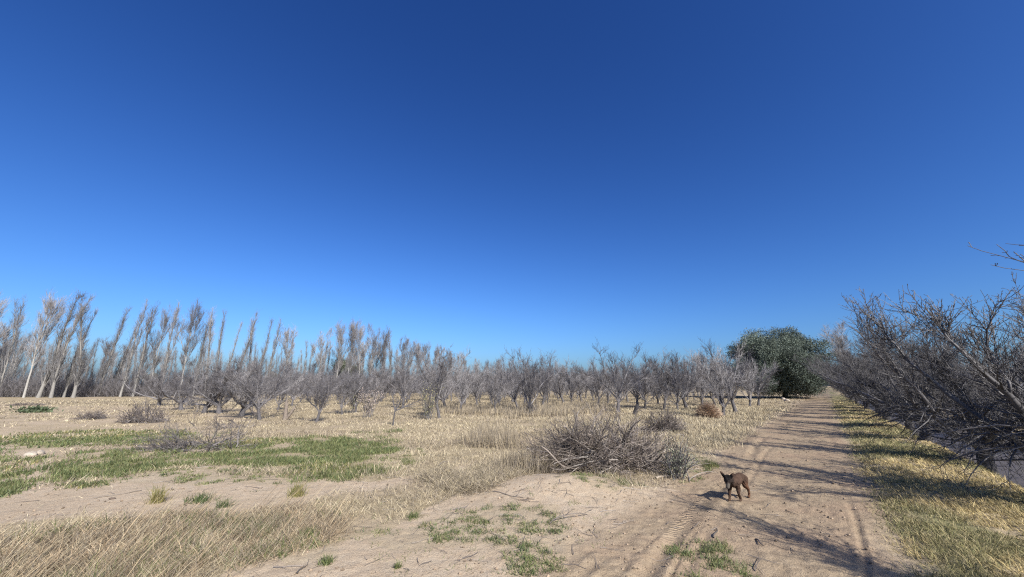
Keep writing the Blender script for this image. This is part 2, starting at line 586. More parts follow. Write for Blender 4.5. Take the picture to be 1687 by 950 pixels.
def fruit_tree(seed, H=3.2, spread=1.0, detail=0, limbs=5, trunk=.75, tr=.10, dens=1.0, low=0, thick=1.0, tone=1.0):
    """bare vase-shaped orchard tree: (trunk mesh, crown mesh)"""
    g = np.random.default_rng(seed)
    n0 = 7
    lean = g.normal(0, .12, 3) * (.35 if detail else 1.0)
    lean[2] = 1
    tp = grow(np.array([[0, 0, -.12]]), lean[None], np.array([trunk + .12]), n0, .07, .05, g)
    t = np.linspace(0, 1, n0)
    trd = (tr * (1.2 - .5 * t + .35 * np.exp(-t * 9) + .22 * sstep(.75, 1, t)))[None]
    T = Bag()
    T.tubes(tp, trd, 9, BARKC * (.55 if detail else .9))
    top = tp[0, -1]
    knot = grow(top[None] - [[0, 0, .03]], np.array([[0, 0, 1.]]), np.array([.10]), 3, 0, 0, g)
    T.tubes(knot, np.array([[tr * .95, tr * .7, tr * .05]]), 8, BARKC * .9)
    C = Bag()
    sides = 5 if detail else 3
    k = limbs
    az = np.arange(k) * 2 * np.pi / k + g.normal(0, .3, k)
    el = np.clip(np.where(np.arange(k) % 3 == 0, g.uniform(.15, .4, k), g.uniform(.55, .95, k)) * spread, 0, 1.15)   # from the vertical
    d = np.stack([np.cos(az) * np.sin(el), np.sin(az) * np.sin(el), np.cos(el)], 1)
    L = (H - trunk) * g.uniform(.8, 1.1, k) / np.maximum(np.cos(el), .70)
    st = np.tile(top, (k, 1)) - np.array([0, 0, .05]) + d * tr * .3 - np.stack([0 * az, 0 * az, g.uniform(0, .16, k)], 1)
    P1 = grow(st, d, L, 10, .16, .05, g)
    R1 = taper(g.uniform(.34, .52, k) * tr, np.full(k, .006), 10)
    s, d2, r, tt = spawn(P1, R1, int(9 * dens), .12, .97, .45, 1.1, g, .2)
    L2 = (1 - .5 * tt) * g.uniform(.35, .85, len(s)) * (H - trunk) * .48
    P2 = grow(s, d2, L2, 7, .17, .07, g)
    R2 = taper(np.maximum(r * .5, .0065 * thick), np.full(len(s), .0038 * thick), 7)
    s, d3, r, tt = spawn(P1, R1, int(11 * dens), .15, 1.0, .3, 1.0, g, .8)
    P3 = grow(s, d3, g.uniform(.25, .85, len(s)) * (H - trunk) * .40, 6, .09, .13, g)
    R3 = taper(np.full(len(s), .0065 * thick), np.full(len(s), .0034 * thick), 6)
    out = [(P1, R1, sides + 2), (P2, R2, sides), (P3, R3, 4 if detail else 3)]
    for (pp, rr_, per, l1) in ((P2, R2, int(9 * dens), .6), (P3, R3, int(5 * dens), .4)):
        s, d4, r, tt = spawn(pp, rr_, per, .12, 1.0, .4, 1.2, g, .25)
        P4 = grow(s, d4, g.uniform(.12, l1, len(s)), 5, .14, .09, g)
        out.append((P4, taper(np.full(len(s), .0048 * thick), np.full(len(s), .0028 * thick), 5), 3))
    if low:
        s, dl, r, tt = spawn(P1, R1, low, .08, .35, .9, 1.3, g, -.6)
        PL = grow(s, dl, g.uniform(.8, 1.5, len(s)), 8, .14, -.01, g, .08)
        RL = taper(np.maximum(r * .45, .010), np.full(len(s), .004), 8)
        out.append((PL, RL, sides))
        s, d5, r, tt = spawn(PL, RL, 9, .15, 1, .4, 1.1, g, .1)
        P5 = grow(s, d5, g.uniform(.12, .5, len(s)), 5, .13, .06, g)
        out.append((P5, taper(np.full(len(s), .0045), np.full(len(s), .0028), 5), 3))
    for pp, rr_, sd_ in out:
        m = len(pp)
        C.tubes(pp, rr_, sd_, tone * BARKC * g.uniform(.6, 1.4, (m, 1)))
    if detail:
        for q, (pp, rr_, sd_) in enumerate(out):
            s, d6, r, tt = spawn(pp, rr_, [10, 8, 8, 3, 3, 6, 4][q], .1, 1.0, .6, 1.25, g, .3)
            P6 = grow(s, d6, g.uniform(.02, .09, len(s)), 3, .2, .15, g)
            C.tubes(P6, np.tile([[.0036, .0028, .0050]], (len(s), 1)), 3, tone * BARKC * g.uniform(.6, 1.2, (len(s), 1)))   # spurs ending in a bud
    return T.mesh('trunk', M_BARK, True), C.mesh('crown', M_TWIG, bool(detail))


FT_LEFT = [fruit_tree(100 + i, 3.25 + .25 * (i % 3), .68 + .08 * (i % 4), 0, 6 + i % 3, .55 + .12 * (i % 3), .085 + .012 * (i % 3), 1.3 + .1 * (i % 2), 0, 1.35, 1.25) for i in range(9)]
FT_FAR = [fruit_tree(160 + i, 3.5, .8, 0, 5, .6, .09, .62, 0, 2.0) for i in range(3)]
FT_DENSE = [fruit_tree(140 + i, 2.6, 1.15, 0, 8, .5, .14, 1.35, 1, 1.3, 1.15) for i in range(2)]
FT_THIN = [fruit_tree(150 + i, 3.4, .6, 0, 6, .8, .075, 1.2, 0, 1.4, 1.0) for i in range(2)]
FT_RIGHT = [fruit_tree(200 + i, 3.6, [1.0, 1.12, 1.12, 1.12][i], 1, [8, 9, 9, 9][i], .70, .145, [1.6, 1.5, 1.5, 1.4][i], [0, 9, 9, 6][i], 1.15, .70) for i in range(4)]
FT_RMID = [fruit_tree(220 + i, 3.3, .9, 0, 8, .7, .13, 1.5, 2, 1.3, .8) for i in range(3)]

rnd = random.Random(7)


def top_of(me):
    v = np.empty(len(me.vertices) * 3, np.float32)
    me.vertices.foreach_get('co', v)
    return float(np.percentile(v[2::3], 99.7))


def put_tree(meshes, name, label, group, x, y, s=1.0, rz=None, cat='tree', sz=None, dz=0.0):
    e = thing(name, label, cat, (x, y, gz1(x, y) + dz), rnd.uniform(0, 6.28) if rz is None else rz, (s, s, sz or s), group)
    link('trunk', meshes[0], e)
    link('crown', meshes[1], e)
    return e


# ---- left orchard: the trees along its near edge, as surveyed (base column, base row, top row)
G_EDGE = 'bare fruit trees along the near edge of the left orchard'
EDGE = [
    (262, 668, 611, 'd', 'low tangled bare fruit tree at the left end of the orchard edge'),
    (299, 675, 612, 'd', 'spreading bare fruit tree left of the one with the thick stub trunk'),
    (336, 680, 609, 'd', 'old bare fruit tree with thick stub trunk and limbs spreading low'),
    (361, 681, 607, 'd', 'squat bare fruit tree right of the thick stub trunk tree'),
    (398, 685, 603, 'd', 'dense bare fruit tree above the arching fallen branch'),
    (428, 690, 600, 'l', 'bare fruit tree just left of the broken trunk'),
    (457, 676, 606, 'l', 'bare fruit tree standing right behind the broken trunk'),
    (481, 669, 608, 'l', 'bare fruit tree behind and right of the broken trunk'),
    (521, 695, 617, 'l', 'round bare fruit tree with pale forked trunk in open straw'),
    (563, 682, 612, 'l', 'bare fruit tree between the round pale trunked tree and the pinkish bush'),
    (585, 680, 615, 'l', 'slim bare fruit tree just left of the pinkish leafy bush'),
    (664, 672, 598, 'l', 'big bare fruit tree behind the small sapling'),
    (724, 690, 571, 't', 'tallest bare fruit tree of the orchard edge, beside the yellowish bush'),
    (757, 680, 612, 'l', 'bare fruit tree first to the right of the tallest edge tree'),
    (786, 672, 606, 'l', 'bare fruit tree second to the right of the tallest edge tree'),
    (815, 680, 604, 'l', 'many stemmed bare fruit tree with black foot, behind the grey dead stalks'),
    (876, 683, 590, 't', 'bare fruit tree with suckers at its foot, left above the big brush pile'),
    (893, 672, 595, 'l', 'pale bare fruit tree directly right of the one with suckers'),
    (941, 666, 597, 'l', 'bare fruit tree behind the left flank of the big brush pile'),
    (986, 668, 598, 'l', 'bare fruit tree behind the middle of the big brush pile'),
    (1019, 679, 585, 't', 'tall bare fruit tree above the right shoulder of the big brush pile'),
    (1062, 673, 591, 'l', 'bare fruit tree behind the small brush pile, left side'),
    (1094, 673, 592, 'l', 'bare fruit tree behind the middle of the small brush pile'),
    (1131, 673, 587, 'l', 'bare fruit tree left of the straw mound, with hooked limb'),
    (1158, 669, 582, 'l', 'bare fruit tree right behind the round straw mound'),
    (1190, 687, 580, 't', 'bare fruit tree with thick dark trunk right of the straw mound'),
    (1213, 680, 581, 'l', 'bare fruit tree with leaning trunk between straw mound and evergreen'),
    (1236, 671, 592, 'l', 'bare fruit tree in front of the left side of the big evergreen'),
    (1249, 667, 598, 'l', 'last small bare fruit tree before the foot of the big evergreen'),
]
edge_xy = []
for i, (px, py, top, kind, lab) in enumerate(EDGE):
    x, y = P(px, py)
    edge_xy.append((x, y))
    H = hgt(top, y)
    pool, h0 = {'d': (FT_DENSE, 2.6), 'l': (FT_LEFT, 3.5), 't': (FT_THIN if i == 12 else FT_LEFT, 3.6)}[kind]
    s = min(max(H / h0, .55), 1.5)
    put_tree(pool[i % len(pool)], 'fruit_tree', lab, G_EDGE, x, y, s * (.95 if kind != 'd' else 1.0), sz=H / h0)

# ---- rows behind
G_ROWS = 'bare fruit trees in the rows of the left orchard'
nrow = 0
FRONT = np.array(sorted([(x, y) for x, y in edge_xy] + [(-90, 70), (-62, 58)]))
spots = []
for o in np.arange(-8.5, -120, -4.6):
    for a in np.arange(20, 150, 3.5):
        x, y = unroad(o + rnd.uniform(-.35, .35), a + rnd.uniform(-.4, .4))
        if y < np.interp(x, FRONT[:, 0], FRONT[:, 1]) + 2.3 or y > 105 or x > 36 or x < -52:
            continue
        if abs(x / y) > 1.32 or min(math.hypot(x - p, y - q) for p, q in edge_xy) < 2.0:
            continue
        if o > -17 and a > 44 and math.hypot(x - 35.3, y - 52.9) < 8:
            continue
        if rnd.random() < .07:
            continue
        spots.append((math.hypot(x, y), x, y))
spots.sort()
for q, (dist, x, y) in enumerate(spots[:215]):
    H = rnd.uniform(3.2, 3.85) * (1.0 if x > -20 else .88)
    s = H / 3.5
    put_tree(FT_LEFT[rnd.randrange(9)], 'fruit_tree', 'bare grey fruit tree in the crowded rows behind the left orchard edge', G_ROWS, x, y, s * rnd.uniform(.8, 1.08), sz=s)


def far_rows():
    """the rows too far back to tell apart, as one mass"""
    Vs, Fs, Cs, n = [], {}, [], 0
    for q, (dist, x, y) in enumerate(spots[215:560]):
        for me in FT_FAR[q % 3]:
            v = np.empty(len(me.vertices) * 3, np.float32)
            me.vertices.foreach_get('co', v)
            v = v.reshape(-1, 3)
            li = np.empty(len(me.loops), np.int32)
            me.loops.foreach_get('vertex_index', li)
            a, k = rnd.uniform(0, 6.28), rnd.uniform(.95, 1.2)
            w = np.stack([(v[:, 0] * math.cos(a) - v[:, 1] * math.sin(a)) * k + x, (v[:, 0] * math.sin(a) + v[:, 1] * math.cos(a)) * k + y, v[:, 2] * k + gz1(x, y)], 1)
            Vs.append(w)
            Fs.setdefault(4, []).append(li.reshape(-1, 4) + n)
            n += len(v)
    Vs = np.concatenate(Vs)
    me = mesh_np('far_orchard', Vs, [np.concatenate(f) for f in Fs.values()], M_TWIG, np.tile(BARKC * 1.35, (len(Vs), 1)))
    tag(link('far_orchard', me), 'far rows of bare fruit trees merging into one grey mass', None, None, 'stuff')


far_rows()

# ---- right orchard: the roadside row leans over the verge
G_RIGHT = 'bare fruit trees right of the dirt road'
RIGHT1 = ['nearest roadside fruit tree, only a bough tip showing at the right frame edge',
          'second nearest roadside fruit tree, its dense dark crown filling the right frame edge',
          'third roadside fruit tree, dark trunk with low boughs over the yellow verge',
          'fourth roadside fruit tree, straight grey trunk standing clear at the water edge',
          'fifth roadside fruit tree, just beyond the clear straight grey trunk',
          'sixth roadside fruit tree, two beyond the clear straight grey trunk']
def trained(me, target):
    """the turn of a tree that keeps its boughs farthest out of the roadway (pruned for the tractors)"""
    v = np.empty(len(me.vertices) * 3, np.float32)
    me.vertices.foreach_get('co', v)
    v = v.reshape(-1, 3)[::7]
    best, br = 9, 0
    for rz in np.arange(0, 6.28, .13):
        x = v[:, 0] * math.cos(rz) - v[:, 1] * math.sin(rz)
        y = v[:, 0] * math.sin(rz) + v[:, 1] * math.cos(rz)
        o = np.sort(x * RNX + y * RNY)[:400].mean()
        if abs(o - target) < best:
            best, br = abs(o - target), rz
    return br


for i in range(30):
    a = 5.0 + 4.55 * i
    if i == 0:
        a = 4.2
    x, y = unroad(2.42 + (.1 * ((i * 7) % 5 - 2)), a)
    if i < 6:
        put_tree(FT_RIGHT[[0, 1, 2, 3, 1, 0][i]], 'fruit_tree', RIGHT1[i], G_RIGHT, x, y, [.92, .95, .95, .95, 1, 1][i], rz=trained(FT_RIGHT[i][1], [0, -1.55, -1.9][i]) if i in (1, 2) else [2.7, 0, 0, 5.2, 1.9, 4.4][i], sz=[.66, .86, .90, .92, .95, .95][i])
    else:
        put_tree((FT_RIGHT if i < 10 else FT_RMID)[i % 3], 'fruit_tree', 'bare fruit tree in the far part of the row along the right road edge', 'far fruit trees along the right road edge', x, y, rnd.uniform(.92, 1.08))
for o, a0, a1 in ((6.7, 6.5, 75), (11.2, 10, 80), (15.7, 14, 70), (20.2, 18, 60), (24.7, 24, 60)):
    a = a0
    while a < a1:
        x, y = unroad(o + rnd.uniform(-.3, .3), a)
        if x / y < 1.75:
            put_tree(FT_RMID[rnd.randrange(3)], 'fruit_tree', 'bare fruit tree in the inner rows behind the roadside row', 'inner fruit trees right of the road', x, y, rnd.uniform(.92, 1.1))
        a += 4.5


# ------------------------------------------------------------------ poplars
def poplar(seed, H=16.0, wide=0.0, pale=.3, dens=1.0, tr=.15, lean=0.0, fork=False):
    """bare poplar: wide 0 = columnar, 1 = open fan crown"""
    g = np.random.default_rng(seed)
    n0 = 12
    tp = grow(np.array([[0, 0, -.3]]), np.array([[lean, lean * .4, 1.0]]), np.array([H * (.93 if not wide else .80)]), n0, .035, .03, g)
    t = np.linspace(0, 1, n0)
    trd = (tr * (1.0 - .93 * t) * (1 + .35 * np.exp(-t * 20)))[None]
    T, C = Bag(), Bag()
    low = np.array([pale, pale * .95, pale * .86]) * .8
    T.tubes(tp[:, :8], trd[:, :8], 8, low)
    hi = low * .45 + np.array([.13, .12, .115]) * .55
    C.tubes(tp[:, 7:], trd[:, 7:], 6, hi)
    pieces = [(tp, trd)]
    if fork or wide:
        s, d, r, tt = spawn(tp, trd, 4 if wide else 1, .35, .7, .28 + .1 * wide, .45 + .25 * wide, g, .3)
        PF = grow(s, d, g.uniform(.35, .5, len(s)) * H * (1.05 - tt * .5), 9, .05, .07, g)
        RF = taper(r * .7, np.full(len(s), .012), 9)
        C.tubes(PF, RF, 5, hi)
        pieces.append((PF, RF))
    tw = np.array([.142, .136, .136])
    for pp, rr_ in pieces:
        main = pp is tp
        per = int((84 if main else 20) * dens * (1 if not wide else .6))
        s, d, r, tt = spawn(pp, rr_, per, .10 if (main and not wide) else .3, .99, .20 + .3 * wide, .45 + .45 * wide, g, .35, 1.6)
        L = g.uniform(.12, .26, len(s)) * H * (1.1 - .85 * tt) * (.9 if not wide else .75)
        P1 = grow(s, d, L, 7, .05, .16 if not wide else .07, g)
        R1 = taper(np.minimum(r * .55, .042), np.full(len(s), .009), 7)
        C.tubes(P1, R1, 4, tw * g.uniform(.6, 1.2, (len(s), 1)) * .6 + low * .32)
        s, d, r, tt = spawn(P1, R1, 6 if wide else 5, .15, 1, .25, .7, g, .4)
        P2 = grow(s, d, g.uniform(.4, 1.3, len(s)), 5, .07, .12, g)
        C.tubes(P2, taper(np.full(len(s), .010), np.full(len(s), .005), 5), 3, tw * g.uniform(.7, 1.5, (len(s), 1)))
        if True:
            s, d, r, tt = spawn(P2, taper(np.full(len(s), .014), np.full(len(s), .006), 5), 5 if wide else 2, .3, 1, .3, .8, g, .3)
            P3 = grow(s, d, g.uniform(.3, .8, len(s)), 3, .07, .1, g)
            C.tubes(P3, taper(np.full(len(s), .009), np.full(len(s), .005), 3), 3, (np.array([.17, .156, .152]) if wide else tw) * g.uniform(.8, 1.3, (len(s), 1)))
    return T.mesh('trunk', M_BARK, True), C.mesh('crown', M_TWIG, False)


PC = [poplar(300 + i, 16, 0, .26, 1.1, .17) for i in range(3)]           # grey columnar
PF = [poplar(310 + i, 16, 0, .30, .8, .14, fork=True) for i in range(3)]  # forked, paler
PW = [poplar(320 + i, 16, 1, .36, 1.0, .14) for i in range(4)]           # white trunk, fan crown
POOL = {'c': PC, 'f': PF, 'w': PW}
G_POP = 'bare poplars of the windbreak on the left'
POPS = [  # crown tip column, row, height, kind, width, label
    (8, 482, 16.5, 'w', 1.0, 'fan crowned bare poplar at the left frame edge'),
    (30, 520, 13.5, 'w', .9, 'thin leaning pale poplar second from the left frame edge'),
    (48, 489, 16, 'f', 1.0, 'forked bare poplar with pale trunk base, left of the white fan poplar'),
    (91, 481, 16, 'w', 1.0, 'white branched poplar with pinkish fan top beside the darkest clump'),
    (113, 482, 16, 'c', 1.35, 'thickest darkest columnar poplar on two pale leaning trunks'),
    (132, 485, 15.7, 'c', 1.2, 'dark columnar poplar forming the right half of the darkest clump'),
    (145, 508, 14, 'c', 1.0, 'lower columnar poplar tucked right of the darkest clump'),
    (166, 486, 16, 'c', 1.25, 'tall dark columnar poplar with white foot standing alone right of the clump'),
    (200, 503, 15.5, 'c', 1.0, 'narrow columnar poplar first after the sky gap'),
    (217, 514, 15, 'c', 1.0, 'narrow columnar poplar second after the sky gap'),
    (236, 494, 16, 'f', 1.0, 'forked grey poplar third after the sky gap'),
    (255, 497, 16, 'f', 1.1, 'forked grey poplar fourth after the sky gap'),
    (277, 505, 16, 'w', .8, 'open crowned poplar left of the v forked bare one'),
    (295, 499, 16, 'f', 1.0, 'bare poplar with open v fork above the orchard'),
    (326, 496, 16.5, 'w', .95, 'wide pinkish topped poplar in the middle of the left windbreak'),
    (345, 512, 15.5, 'f', 1.0, 'pale trunked poplar right of the wide pinkish topped one'),
    (364, 506, 16, 'f', 1.1, 'leaning bushy poplar two right of the wide pinkish topped one'),
    (376, 512, 15.5, 'c', .8, 'thin columnar poplar before the low one'),
    (389, 530, 14.5, 'c', .9, 'low columnar poplar between two taller ones'),
    (413, 509, 16, 'c', 1.1, 'tall columnar poplar right of the low one'),
    (425, 525, 15, 'c', .9, 'slim columnar poplar right of the tall columnar one'),
    (438, 523, 15.5, 'c', 1.0, 'columnar poplar with pale lower trunk, left of a pair'),
    (455, 525, 15.5, 'f', 1.0, 'columnar poplar with pale lower trunk, right of a pair'),
    (476, 536, 15.5, 'w', 1.0, 'open fan poplar standing alone left of the short columnar one'),
    (508, 560, 14, 'c', 1.2, 'short columnar poplar in front of the gap in the windbreak'),
    (538, 540, 16, 'w', 1.0, 'leftmost poplar of the fan crowned grove'),
    (565, 527, 17, 'w', 1.0, 'tall fan poplar in front of the dark evergreen, left'),
    (582, 525, 17, 'w', 1.0, 'highest fan poplar above the dark evergreen'),
    (600, 529, 17, 'w', 1.0, 'fan poplar just right of the highest one of the grove'),
    (617, 534, 17, 'w', 1.0, 'fan poplar at the middle right of the grove'),
    (636, 539, 17, 'w', 1.0, 'fan poplar with dense crown near the right end of the grove'),
    (650, 548, 16.5, 'c', 1.0, 'pinkish columnar poplar at the right end of the grove'),
]
for i, (px, py, H, k, w, lab) in enumerate(POPS):
    x, y = P(px, py, H)
    pool = POOL[k]
    s = H / 16
    H *= 16 / top_of(pool[i % len(pool)][1])
    put_tree(pool[i % len(pool)], 'poplar', lab, G_POP, x, y, s * w, sz=H / 16, cat='poplar')
G_PFAR = 'far bare poplars receding behind the orchard'
FARP = [(665, 553), (677, 557), (690, 560), (702, 563), (714, 567), (727, 572), (742, 573), (756, 580), (770, 586), (786, 590), (802, 592), (822, 588), (838, 592),
        (860, 597), (890, 602), (930, 603), (1075, 600), (1110, 592), (1128, 592), (1150, 584), (1170, 590), (1195, 600)]
for i, (px, py) in enumerate(FARP):
    x, y = P(px, py, 16)
    if y > 320:
        k = 320 / y
        x, y = x * k, y * k
    put_tree(PW[i % 4], 'poplar', 'pale hazy bare poplar in the distance above the left orchard', G_PFAR, x, y, 1.0, sz=hgt(py, y) / top_of(PW[i % 4][1]), cat='poplar')
G_PBACK = 'bare poplars in the second rank of the windbreak'
for i in range(84):
    u = (i + rnd.uniform(-.3, .3)) / 83
    px = -60 + 720 * u
    dist = 70 + 32 * u + rnd.uniform(0, 12)
    az_k = (px - 843.5) / 652
    x, y = az_k * dist, dist
    H = rnd.uniform(9, 14) if u < .8 else rnd.uniform(11, 15)
    put_tree(POOL['cfwf'[i % 4]][i % 3], 'poplar', 'thin bare poplar in the second rank between the tall windbreak poplars', G_PBACK, x, y, H / 16, sz=H / 16, cat='poplar')
# bare trees where the road ends
x, y = P(1374, 533, 16.0)
put_tree(PW[1], 'poplar', 'pinkish bare poplar with white trunk at the far end of the road', None, x, y, 1.6, sz=16 / top_of(PW[1][1]), cat='poplar', rz=1.0)
x, y = P(1388, 566, 13.5)
put_tree(PW[2], 'poplar', 'low pale bare poplar right of the white trunk at the road end', None, x, y, .9, sz=.85, cat='poplar')
G_PR = 'pale bare trees far behind the right orchard'
for i, (px, py) in enumerate([(1405, 575), (1424, 580), (1445, 572), (1466, 578), (1490, 574), (1515, 580), (1345, 600), (1335, 612)]):
    x, y = P(px, py, 12)
    put_tree(PW[i % 4], 'poplar', 'pale bare poplar far beyond the right orchard rows', G_PR, x, y, .75, sz=.75, cat='poplar')


# ------------------------------------------------------------------ evergreens
def evergreen(seed, W, H, D, nleaf, leaf, col, base=.6, lobes=26, seam=False):
    """broad evergreen: trunk mesh, limbs and leaves"""
    g = np.random.default_rng(seed)
    T, C = Bag(), Bag()
    tp = grow(np.array([[0, 0, -.2]]), np.array([[.05, .05, 1.]]), np.array([H * .5]), 7, .08, 0, g)
    T.tubes(tp, taper([.035 * H], [.018 * H], 7), 9, BARKC)
    u = unit(g.normal(0, 1, (lobes, 3))) * (g.random((lobes, 1)) ** .42)
    zz = base + (H - base) * (.48 + .42 * u[:, 2])
    low = np.clip((zz - base) / (H * .28) + .25, .5, 1)
    cen = np.stack([u[:, 0] * W * .41 * low, u[:, 1] * D * .41 * low, zz], 1)
    rad = np.stack([W * g.uniform(.05, .13, lobes), D * g.uniform(.09, .155, lobes), H * g.uniform(.08, .13, lobes)], 1)
    st = np.tile(tp[0, -2], (lobes, 1)) * g.uniform(.5, 1, (lobes, 1))
    L = np.linalg.norm(cen - st, axis=1)
    PL = grow(st, cen - st, L, 6, .06, 0, g)
    C.tubes(PL, taper(np.full(lobes, .012 * H), np.full(lobes, .01), 6), 4, BARKC)
    # sprays of leaves through each lobe, thinner inside
    nsp = nleaf // 14
    li = g.integers(0, lobes, nsp)
    u = unit(g.normal(0, 1, (nsp, 3)))
    rr_ = g.random(nsp) ** .35
    rr_ *= .72 + .55 * (fbm(u[:, 0] * 3 + li * 7.3, u[:, 1] * 3 + u[:, 2] * 3, seed) - .2)
    sp = cen[li] + u * rad[li] * rr_[:, None] * 1.15
    k = sp[:, 2] > .12
    sp, u = sp[k], u[k]
    m = np.repeat(np.arange(len(sp)), 14)
    pos = sp[m] + g.normal(0, leaf * 1.35, (len(m), 3)) * np.array([1, 1, .8])
    d = unit(u[m] * .7 + g.normal(0, .7, (len(m), 3)) + np.array([0, 0, .25]))
    sdv = unit(np.cross(d, g.normal(0, 1, (len(m), 3))))
    ln = leaf * g.uniform(.6, 1.25, len(m))[:, None]
    w = ln * .26
    V = np.stack([pos, pos + d * ln * .5 + sdv * w, pos + d * ln, pos + d * ln * .5 - sdv * w], 1).reshape(-1, 3)
    F = np.arange(len(V)).reshape(-1, 4)
    cc = np.array(col) * g.uniform(.7, 1.3, (lobes, 1))[li][k][m] * g.uniform(.65, 1.4, (len(sp), 1))[m] * g.uniform(.75, 1.25, (len(m), 1))
    L_ = Bag()
    L_.add(V, F, np.repeat(cc, 4, 0))
    return T.mesh('trunk', M_BARK, True), C.mesh('limb', M_BARK), L_.mesh('crown', M_LEAF)


def put_evergreen(ms, label, x, y, rz=0.0, s=1.0, group=None):
    e = thing('evergreen_tree', label, 'evergreen', (x, y, gz1(x, y)), rz, (s, s, s), group)
    link('trunk', ms[0], e)
    link('limbs', ms[1], e)
    link('crown', ms[2], e)
    return e


EX, EY = P(1294, 657)
put_evergreen(evergreen(400, 16.2, 10.0, 12.0, 320000, .16, (.108, .132, .104), -.3, 120), 'big dense dark green evergreen with round crown at the left road edge', EX, EY, .4)
EVB = evergreen(410, 6.5, 9, 6, 22000, .32, (.075, .088, .05), 1.0, 30)
G_EV = 'evergreens showing through the windbreak'
for px, py, s, lab in ((565, 592, 1.0, 'taller dark evergreen half hidden behind the fan poplar grove'),
                       (588, 600, .95, 'smaller dark evergreen right of the taller one behind the fan poplars'),
                       (452, 611, .95, 'dark evergreen low behind the pair of columnar poplars'),
                       (252, 612, .9, 'brownish green evergreen low behind the left windbreak')):
    x, y = P(px, py, 9.0 * 1.3)
    put_evergreen(EVB, lab, x, y, rnd.uniform(0, 6), 1.3 * s, G_EV)


# ------------------------------------------------------------------ scatter (stuff)
def polar(n, r0, r1, g, t0=-58, t1=60, pw=0.0):
    th = np.radians(g.uniform(t0, t1, n))
    u = g.random(n)
    r = r0 * (r1 / r0) ** u if pw == 0 else (r0 ** pw + u * (r1 ** pw - r0 ** pw)) ** (1 / pw)
    return r * np.sin(th), r * np.cos(th)


def blades(x, y, per, h, lean, az, cols, g, wk=.00042, wmin=.0018, spread=.05, az_sd=.6, curl=.5):
    """bent grass blades round each point: V, F3/F4 lists. h, lean: (lo, hi)"""
    m = np.repeat(np.arange(len(x)), per)
    r = np.hypot(x, y)[m]
    sp = spread * (1 + r * .05)
    bx, by = x[m] + g.normal(0, 1, len(m)) * sp, y[m] + g.normal(0, 1, len(m)) * sp
    bz = gz(bx, by) - .005
    L = g.uniform(h[0], h[1], len(m)) * (.7 + .6 * g.random(len(x)))[m]
    le = g.uniform(lean[0], lean[1], len(m))
    a = (g.uniform(0, 6.283, len(m)) if az is None else az + g.normal(0, az_sd, len(m)))
    w = np.maximum(wmin, r * wk) * g.uniform(.6, 1.4, len(m))
    ca, sa = np.cos(a), np.sin(a)
    face = g.uniform(0, 6.283, len(m))
    wx, wy = np.cos(face) * w, np.sin(face) * w
    b = np.stack([bx, by, bz], 1)
    l2 = np.minimum(le + curl * g.random(len(m)), 1.52)
    mid = b + np.stack([ca * np.sin(le), sa * np.sin(le), np.cos(le)], 1) * (L * .55)[:, None]
    tip = mid + np.stack([ca * np.sin(l2), sa * np.sin(l2), np.cos(l2)], 1) * (L * .45)[:, None]
    W = np.stack([wx, wy, 0 * wx], 1)
    V = np.stack([b - W, b + W, mid + W * .8, mid - W * .8, tip], 1).reshape(-1, 3)
    i = np.arange(len(m)) * 5
    F4 = np.stack([i, i + 1, i + 2, i + 3], 1)
    F3 = np.stack([i + 3, i + 2, i + 4], 1)
    cols = np.asarray(cols)
    ci = g.integers(0, len(cols), len(x))[m]
    jit = g.random(len(m)) < .3
    ci[jit] = g.integers(0, len(cols), jit.sum())
    C = cols[ci] * g.uniform(.75, 1.25, (len(m), 1))
    return V, F4, F3, np.repeat(C, 5, 0)


def stuff(name, label, parts, mat):
    B = Bag()
    for V, F4, F3, C in parts:
        n = B.n
        B.add(V, F4, C)
        B.F.setdefault(3, []).append(F3 + n)
    ob = link(name, B.mesh(name, mat))
    return tag(ob, label, None, None, 'stuff')


STRAWC = [(.48, .41, .275), (.41, .345, .225), (.35, .295, .205), (.29, .245, .18), (.53, .46, .315)]
GREYC = [(.34, .285, .20), (.27, .23, .175), (.40, .33, .22), (.22, .185, .145)]
TANC = [(.42, .32, .205), (.35, .26, .165), (.27, .205, .135), (.47, .375, .24)]
GREENC = [(.122, .148, .055), (.16, .175, .068), (.09, .122, .05), (.20, .20, .09), (.14, .155, .066)]
YGREENC = [(.24, .215, .08), (.30, .25, .10), (.16, .175, .06)]
g = np.random.default_rng(5)


def filt(x, y, k):
    return x[k], y[k]


# short straw over the field
x, y = polar(90000, 4.5, 75, g, pw=.35)
o, a = road(x, y)
sand = mask(SAND, x, y)
keep = (~sand) & (o < -2.5 + .4 * (vnoise(a, a * 0, 3) - .5)) & ~mask(GREEN, x, y, s=4)
keep &= fbm(x / 1.1, y / 1.1, 77, 3) > np.where(mask(BARE, x, y, s=2), .53, .36)
x, y = filt(x, y, keep)
dull = fbm(x / 3.5, y / 1.2, 101, 3) > .53
parts = [blades(x[~dull], y[~dull], 5, (.05, .17), (.35, 1.35), None, STRAWC, g, wk=.00045, spread=.09),
         blades(x[dull], y[dull], 5, (.05, .2), (.35, 1.35), None, GREYC + STRAWC[1:4], g, wk=.00045, spread=.09)]
x, y = polar(9000, 2.5, 30, g)
o, a = road(x, y)
x, y = filt(x, y, mask(SAND, x, y) & (o < -2.2) & (fbm(x / .7, y / .7, 91, 3) > .56))
parts.append(blades(x, y, 4, (.03, .12), (.9, 1.45), None, GREYC + STRAWC, g, spread=.10))
